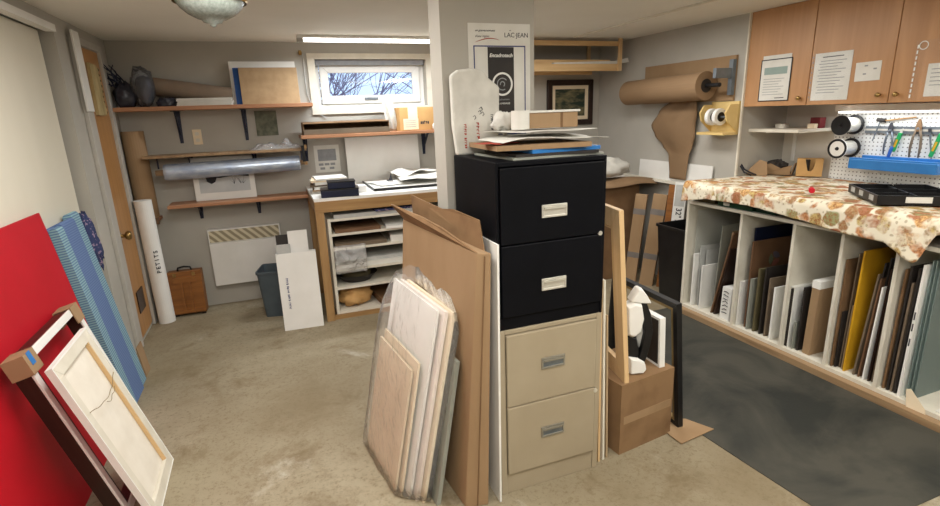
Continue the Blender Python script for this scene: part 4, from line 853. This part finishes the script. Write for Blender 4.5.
# fifth compartment
for i, (lab, m, y, z_) in enumerate((('brown board right of the fourth divider', 'card_dark', 1.535, .72), ('black board right of the fourth divider', 'dk', 1.515, .74), ('taupe board second left of the printed white panel', 'taupe', 1.497, .66), ('black board touching the printed white panel', 'dk', 1.480, .74))): sh(lab, m, y, z_, 2.865, .45, .010, -.6)
t = thing('panel', 'white printed panel upright beside the green tinted glass', 'panel', X((2.85, 1.452, ZR), 0, -.5)); box('sheet', 'white', 0, .30, 0, .012, 0, .70, t)
for z_ in (.28, .36, .42): box('printed_mark', 'ink', -.001, 0, .003, .009, z_, z_+.04, t)
for y, lab, x in ((1.432, 'green tinted glass sheet rearmost in the right compartment', 2.872), (1.420, 'green tinted glass sheet in the middle of the right compartment', 2.880), (1.408, 'green tinted glass sheet foremost in the right compartment', 2.890)):
    sh(lab, 'acrylic', y, .79, x, .62, .005, 0, name='glass_sheet', cat='glass')
tag(B().prism([(2.825, 1.40, .02), (2.825, 1.31, .01), (2.828, 1.325, .0665), (2.832, 1.40, .14), (2.832, 1.42, .13)], (.002, 0, 0)).done('newsprint_scrap', 'beige_board'), 'yellowed newsprint scrap hanging over the rack base at right', 'paper')
tag(B().prism([(2.86, 1.30, .0648), (2.86, 1.15, .0648), (3.05, 1.12, .0648), (3.05, 1.31, .0648)], (0, 0, .004)).done('paper_scrap', 'paper'), 'white paper scrap lying on the rack base before the glass', 'paper')
# on top of the rack, below the counter board
tag(box('book', 'darkgreen', 2.85, 3.02, 2.44, 2.72, UZ+.0005, UZ+.045, bevel=.002), 'dark green box file lying under the tablecloth on rack top', 'box file')
tag(box('label_card', 'white', 2.848, 2.8497, 2.62, 2.67, UZ+.010, UZ+.030), 'tiny white label on the dark green box file', 'label')
tag(box('book', 'olive', 2.86, 3.02, 2.76, 2.96, UZ+.0005, UZ+.035, bevel=.002), 'olive folder lying under the tablecloth left of the green file', 'folder')
tag(box('book', 'darkgreen', 2.87, 3.05, 2.28, 2.43, UZ+.0005, UZ+.040, bevel=.002), 'second dark green file right of the first under the tablecloth', 'box file')
t = thing('countertop', 'wooden counter board on risers under the fruit tablecloth', 'counter', T(2.815, 2.975, UZ))
CL = 2.975-UY0
box('board', 'pine_y', 0, AX-.012-2.815, -CL, 0, .075, .128, t)
for y0, y1 in ((-.03, 0), (-1.0, -.97), (-CL, -CL+.03)): box('riser', 'pine_y', .30, AX-.02-2.815, y0, y1, 0.0005, .075, t)

# tablecloth: one sheet over the top and down the front, uneven hem
ZT = UZ+.128
hem = [(2.985, .862), (2.76, .908), (2.40, .915), (2.06, .885), (1.81, .858), (1.60, .853), (1.52, .80), (1.46, .778), (1.40, .93), (1.30, .96), (.85, .95)]
def hemz(y):
    for (ya, za), (yb, zb) in zip(hem, hem[1:]):
        if yb <= y <= ya: return za+(zb-za)*(ya-y)/(ya-yb)
    return hem[-1][1]
def clothf(u, v):
    y = 2.982-(2.982-.86)*u
    bump = .010+.012*noise.noise(Vector((v*3, y*4.5, 0)))+.004*noise.noise(Vector((v*9, y*12, 3)))
    if v < .62:
        k_ = v/.62; x = AX-.03-(AX-.03-2.805)*k_; return Vector((x, y, ZT+.004+max(0, bump)*(.5+.5*k_)))
    k_ = (v-.62)/.38; z0 = ZT+.004+max(0, bump); z = z0+(hemz(y)-z0)*k_
    fold = .010*math.sin(y*21+2*math.sin(y*5))*k_+.006*math.sin(y*47)*k_
    return Vector((2.800-.018*math.sin(min(1, k_*3)*PI/2)-abs(fold)*.8, y, z))
tag(B().grid(150, 44, clothf).done('tablecloth', 'fruit', smooth=True, solid=.002), 'fruit printed tablecloth covering the counter and hanging over its front', 'tablecloth')
ZL = ZT+.024
# on the counter
t = thing('parts_tray', 'low black divided plastic tray on the fruit tablecloth', 'tray', X((2.87, 1.725, ZL), 49.8))
TL, TW, TH = .44, .37, .048
box('floor_plate', 'black', 0, TL, -TW, 0, 0, .004, t)
for a in ((0, TL, -.006, 0), (0, TL, -TW, -TW+.006), (0, .006, -TW+.006, -.006), (TL-.006, TL, -TW+.006, -.006)): box('wall', 'black', *a, .004, TH, t)
for xx in (.15, .29): box('divider', 'black', xx, xx+.004, -TW+.006, -.006, .004, TH-.006, t)
box('divider', 'black', .006, TL-.006, -.19, -.186, .004, TH-.008, t)
box('label', 'paper', -.0012, 0, -.23, -.12, .012, .042, t, label='white paper label')
for xx in (.05, .20, .33): box('label', 'paper_grey', xx, xx+.06, 0, .0012, .012, .040, t)
tag(box('paper_slip', 'paper', -.055, .055, -.05, .05, 0, .002, M=X((3.24, 1.93, ZL+.085), 40) @ Matrix.Rotation(R(38), 4, 'X')), 'folded white paper slip on the black divided tray', 'paper')
tag(B().tube([(2.96, 2.14, ZL+.013), (3.01, 2.18, ZL+.013)], .016, 14).done('cap', mat('red_plastic', (214, 30, 52), (200, 22, 42), rough=.35)), 'small red plastic cap lying on the fruit tablecloth', 'cap')
t = thing('wooden_holder', 'light wooden box with round cut out at the back of the counter', 'box', X((3.575, 2.725, ZL-.004), -52))
b = B(); n = 14
W_, H_, D_ = .16, .125, .09
arc = [(.04+.03-.03*math.cos(PI*i/n), H_-.012-.036*math.sin(PI*i/n)) for i in range(n+1)]
b.prism([(0, 0, 0), (W_, 0, 0), (W_, 0, H_)]+[(x, 0, z) for x, z in [(.115, H_)]+[(.113, H_-.02), (.105, H_-.07), (.088, H_-.09), (.07, H_-.085), (.056, H_-.03), (.05, H_)]]+[(0, 0, H_)], (0, .012, 0))
b.done('front_panel', 'card_light', t); box('left_panel', 'card_light', 0, .012, .012, D_, 0, H_, t); box('right_panel', 'card_light', W_-.012, W_, .012, D_, 0, H_, t); box('back_panel', 'card_light', .012, W_-.012, D_-.012, D_, 0, H_, t); box('bottom', 'card_light', .012, W_-.012, .012, D_-.012, 0, .01, t)
B().tube([(.06, .05, .011), (.06, .05, .115)], .022, 16).done('black_insert', 'dk', t)
t = thing('scrap_pile', 'torn cardboard box full of dark scraps at back left of the counter', 'box', X((3.54, 2.86, ZL-.004), -58))
B().prism([(-.10, 0, 0), (.09, 0, 0), (.10, -.01, .075), (.03, -.012, .05), (-.04, -.012, .085), (-.11, -.01, .06)], (0, .006, 0)).done('front_flap', 'card', t); box('base', 'card_dark', -.10, .10, .0, .14, 0, .006, t)
B().prism([(-.10, .006, 0), (-.10, .14, 0), (-.13, .14, .09), (-.13, .006, .08)], (.006, 0, 0)).done('side_flap', 'card', t); B().prism([(.10, .006, 0), (.10, .14, 0), (.12, .14, .08), (.12, .006, .09)], (-.006, 0, 0)).done('side_flap', 'card', t)
blob(B(), (0, .07, .05), .07, .05, .055, 41, .4, fl=.007).done('dark_scraps', 'dk', t)
t = thing('cardboard_scrap', 'torn cardboard scrap propped left of the scrap box', 'cardboard', X((3.40, 2.905, ZL-.004), -50)); B().prism([(-.07, 0, 0), (.07, 0, 0), (.06, .02, .10), (.01, .03, .115), (-.05, .02, .05)], (0, .005, 0)).done('sheet', 'card', t)
t = thing('wire_coil', 'loose loop of grey strapping beside the alcove side wall', 'strap', T(3.315, 2.945, ZL-.004))
B().tube([(0.04, -.03, .005), (-.02, -.02, .03), (-.04, 0, .075), (-.02, .01, .085), (.0, .0, .05), (.05, -.02, .02), (.08, -.04, .006)], .006, 8).done('strap', 'ink', t, smooth=True)

# ------------------------------------------------------------ alcove: shelf, pegboard, tools
t = thing('wall_shelf', 'short white shelf under the left wall cabinet', 'shelf', T(3.36, 2.983, 1.33)); box('board', 'offwhite', 0, AX-.002-3.36, -.40, 0, 0, .022, t, bevel=.002)
B().box(.08, AX-.012-3.36, .0-.105, -.085, -.010, 0).box(AX-.012-3.36, AX-.003-3.36, -.107, -.083, -.23, 0).done('support_bracket', 'white', t)
t = thing('tin', 'small shiny metal tin on the short white shelf', 'tin', T(3.56, 2.87, 1.3525)); B().lathe([(.045, 0), (.045, .022)], seg=24).done('can', 'chrome', t); B().lathe([(.047, .022), (.047, .028), (.02, .03)], seg=24).done('lid', 'chrome', t)
tag(box('red_box', mat('maroon_card', (120, 34, 40), (104, 26, 32)), 3.58, 3.64, 2.60, 2.67, 1.3525, 1.425, bevel=.002), 'maroon box on right end of the short white shelf', 'box')
tag(box('small_box', 'beige_board', 3.53, 3.565, 2.60, 2.65, 1.3525, 1.385, bevel=.002), 'tiny cream box in front of the maroon box', 'box')
t = thing('pegboard', 'white perforated pegboard on the alcove wall', 'pegboard', T(AX-.016, 2.585, .995)); PL = 2.585-UY0
box('panel', 'peg', 0, .006, -PL, 0, 0, .515, t)
t = thing('strip_light', 'lit white under cabinet strip light above the pegboard', 'lamp', T(AX-.045, 2.545, 1.45)); box('housing', 'white', -.06, .026, -1.15, 0, .012, .055, t, bevel=.003); box('diffuser', 'tube_soft', -.05, -.01, -1.13, -.02, 0, .012, t)
t = thing('tool_rail', 'grey metal tool rail screwed to the pegboard', 'rail', T(AX-.018, 2.375, 1.32)); box('bar', 'steel', -.010, 0, -.75, 0, 0, .044, t); box('groove', 'chrome', -.0115, -.010, -.75, 0, .016, .028, t)
def spool(lab, z, front, wire):
    t = thing('wire_spool', lab, 'spool', T(3.56, 2.44, z))
    for nm, x0, m in (('front_flange', 0, front), ('back_flange', .128, 'black')): B().tube([(x0, 0, 0), (x0+.008, 0, 0)], .064, 32).done(nm, m, t)
    B().tube([(.008, 0, 0), (.128, 0, 0)], .048, 28).done('wire_winding', wire, t); B().tube([(-.012, 0, 0), (.16, 0, 0)], .008, 10).done('peg', 'black', t)
    if front == 'white': B().tube([(-.002, 0, 0), (0, 0, 0)], .012, 14).done('hub_hole', 'black', t); ring(B(), 0, 0, .050, .0645, 0).done('black_edge', 'black', t, M=Matrix.Rotation(R(90), 4, 'Z') @ T(0, .001, 0))
    else: B().tube([(-.002, 0, 0), (0, 0, 0)], .018, 14).done('hub', 'ink', t)
spool('upper black flanged spool of silver wire left on the pegboard', 1.374, 'black', 'chrome'); spool('lower spool of wire with white hub left on the pegboard', 1.222, 'white', 'chrome')
t = thing('tool_tray', 'bright blue plastic tool tray mounted on the pegboard', 'tray', T(AX-.018, 2.365, 1.098)); b = B()
box('front', 'blueplastic', -.145, -.135, -.50, 0, 0, .062, t, bevel=.004); box('deck', 'blueplastic', -.135, 0, -.50, 0, 0, .052, t); box('back_rail', 'blueplastic', -.02, 0, -.50, 0, .052, .078, t, bevel=.003); box('front_ledge', 'blueplastic', -.14, -.11, -.50, 0, .062, .07, t)
def pliers(lab, y, z, s, m, jm, tilt=0, spread=.02):
    t = thing('pliers', lab, 'pliers', T(3.700, y, z) @ Matrix.Rotation(R(tilt), 4, 'X'))
    for sg in (1, -1): B().tube([(0, sg*.006, .02*s), (0, sg*spread*1.1*s, -.03*s), (0, sg*spread*1.35*s, -.08*s), (0, sg*spread*1.2*s, -.13*s)], [.006*s, .006*s, .0065*s, .004*s], 8).done('handle', m, t, smooth=True)
    B().prism([(-.006, -.014*s, .0), (-.006, .014*s, 0), (-.006, .012*s, .035*s), (-.006, .004*s, .062*s), (-.006, -.004*s, .062*s), (-.006, -.012*s, .035*s)], (.012, 0, 0)).done('jaws', jm, t, bevel=.002)
    B().tube([(-.008, 0, .016*s), (.008, 0, .016*s)], .006*s, 10).done('pivot', 'steel', t)
pliers('grey handled pliers hanging leftmost on the tool rail', 2.215, 1.325, 1.05, 'steel', 'ink', 0, .016); pliers('brown jawed pliers hanging in the middle of the tool rail', 2.06, 1.335, 1.2, 'taupe', 'card_dark', 0, .017)
def knife(lab, y, z, tilt, m='green', L=.12):
    t = thing('utility_knife', lab, 'knife', T(3.704, y, z) @ Matrix.Rotation(R(tilt), 4, 'X')); box('body', m, -.006, .006, -.011, .011, -L, 0, t, bevel=.003); box('label', 'yellow', -.007, -.006, -.006, .006, -L*.75, -L*.35, t)
    B().prism([(-.001, -.008, 0), (-.001, .008, 0), (-.001, .008, .022), (-.001, -.004, .03)], (.002, 0, 0)).done('blade', 'chrome', t)
knife('green utility knife hanging beside the leftmost pliers', 2.155, 1.325, 14); knife('green utility knife hanging at right of the thin scissors', 1.94, 1.325, 14, L=.14)
t = thing('scissors', 'thin dark blades hanging between brown pliers and right green knife', 'scissors', T(3.704, 2.00, 1.335) @ Matrix.Rotation(R(-12), 4, 'X')); B().prism([(0, -.005, 0), (0, .006, 0), (0, .004, -.17), (0, -.002, -.17)], (.004, 0, 0)).done('blade', 'steel', t); B().tube([(0, 0, .0), (0, 0, .02)], .008, 8).done('handle', 'ink', t)
t = thing('screwdriver', 'blue handled screwdriver standing in the tray under the leftmost pliers', 'screwdriver', T(3.695, 2.20, 1.173) @ Matrix.Rotation(R(12), 4, 'X')); B().tube([(0, 0, 0), (0, 0, .06), (0, 0, .07)], [.009, .010, .006], 10).done('handle', 'blueink', t); B().tube([(0, 0, .07), (0, 0, .115)], .003, 8).done('shaft', 'steel', t)
t = thing('hammer', 'small dark headed hammer hanging above the leftmost pliers', 'hammer', T(3.703, 2.285, 1.40)); B().tube([(0, -.03, .0), (0, .02, .006)], .012, 10).done('head', 'dk', t); B().tube([(0, 0, 0), (0, .03, -.13)], .004, 8).done('handle', 'steel', t); B().tube([(0, -.03, 0), (0, -.20, .02)], .005, 8).done('orange_shaft', 'pine', t)
t = thing('pen', 'red handled tool at the right edge of the blue tray', 'tool', T(3.695, 1.865, 1.175) @ Matrix.Rotation(R(18), 4, 'X')); B().tube([(0, 0, 0), (0, 0, .09)], .008, 10).done('grip', 'ink_red', t); B().tube([(0, 0, .09), (0, 0, .12)], .003, 8).done('tip', 'steel', t)
# wall cabinets
def wallcab(lab, y1, doors):
    n = len(doors); y0 = y1-.486*n; t = thing('wall_cabinet', lab, 'cabinet', T(3.30, y1, 1.513)); L_ = y1-y0; D_ = AX-.002-3.30; H_ = CZ-1.515
    b = B(); b.box(0, D_, -L_, -L_+.018, 0, H_); b.box(0, D_, -.018, 0, 0, H_); b.box(0, D_, -L_+.018, -.018, 0, .018); b.box(0, D_, -L_+.018, -.018, H_-.018, H_); b.box(D_-.008, D_, -L_+.018, -.018, .018, H_-.018); b.done('carcass', 'oak', t)
    for i, kn in enumerate(doors):
        ya = -.486*i; dd = box('door', 'oak', -.02, -.001, ya-.484, ya-.002, 0, H_, t, bevel=.002)
        yk = ya-.045 if kn == 'L' else ya-.44
        B().lathe([(.007, 0), (.006, .010), (.013, .016), (.013, .024), (.006, .028)], seg=16).done('knob', 'brass', dd, M=T(-.02, yk, .045) @ Matrix.Rotation(R(-90), 4, 'Y'), smooth=True)
wallcab('single door oak wall cabinet at the left end of the row', 2.978, ['R']); wallcab('double door oak wall cabinet right of the single one', 2.491, ['R', 'L'])
def stick(name, lab, cat, y1, z0, w_, h, roll=0): return thing(name, lab, cat, T(3.2795, y1, z0) @ Matrix.Rotation(R(-90), 4, 'Z') @ Matrix.Rotation(R(roll), 4, 'Y'))
t = stick('certificate', 'black framed document sheet on the left cabinet door', 'document', 2.855, 1.545, .235, .28, 0); box('backing', 'paper', 0.01, .225, -.002, 0, .0, .30, t); B().frame(.235, .275, .006, .003, y0=-.005).done('border', 'black', t); box('page', 'paper', .006, .229, -.0035, -.002, .006, .269, t)
box('grey_band', mat('sage_ink', (150, 168, 162), (140, 158, 152)), .03, .205, -.0042, -.0035, .175, .222, t)
for i in range(7): box('text_line', 'ink_grey', .03, .19-.02*(i % 3), -.0042, -.0035, .145-i*.017, .148-i*.017, t)
box('text_line', 'ink', .13, .20, -.0042, -.0035, .018, .023, t)
t = stick('document_sleeve', 'typed page in a punched clear sleeve on the middle cabinet door', 'document', 2.485, 1.535, .25, .29, 0)
box('page', 'paper', .02, .252, -.002, 0, .004, .285, t); box('sleeve', 'sleeve', 0, .255, -.0032, -.0028, .0, .288, t)
for i in range(12): box('text_line', 'ink_grey', .06-.01*(i % 2), .22-.025*(i*7 % 3), -.0026, -.002, .235-i*.017, .239-i*.017, t)
box('heading', 'ink', .07, .20, -.0026, -.002, .258, .263, t)
for i in range(9): box('punch_hole', 'ink_grey', .006, .012, -.0038, -.0032, .02+i*.03, .03+i*.03, t)
t = stick('note_card', 'small white note card on the middle cabinet door', 'note', 2.205, 1.638, .14, .105, -1); box('card', 'paper', 0, .14, -.002, 0, 0, .105, t)
for xa, za in ((.05, .08), (.10, .06), (.045, .035)): box('scribble', 'ink_grey', xa, xa+.018, -.0026, -.002, za, za+.008, t)
t = stick('document_sleeve', 'large punched clear sleeve with a card on the right cabinet door', 'document', 1.905, 1.525, .28, .29, 0); box('sleeve', 'sleeve', 0, .285, -.0032, -.0028, 0, .30, t); box('card', 'paper', .072, .25, -.002, 0, .015, .18, t)
for i in range(5): box('text_line', 'ink_grey', .09, .20, -.0026, -.002, .15-i*.02, .154-i*.02, t)
for i in range(10): box('punch_hole', 'white', .006, .013, -.0038, -.0032, .01+i*.028, .028+i*.028, t)
ring(B(), .035, .275, .018, .022, -.0042).done('round_mark', 'white', t)
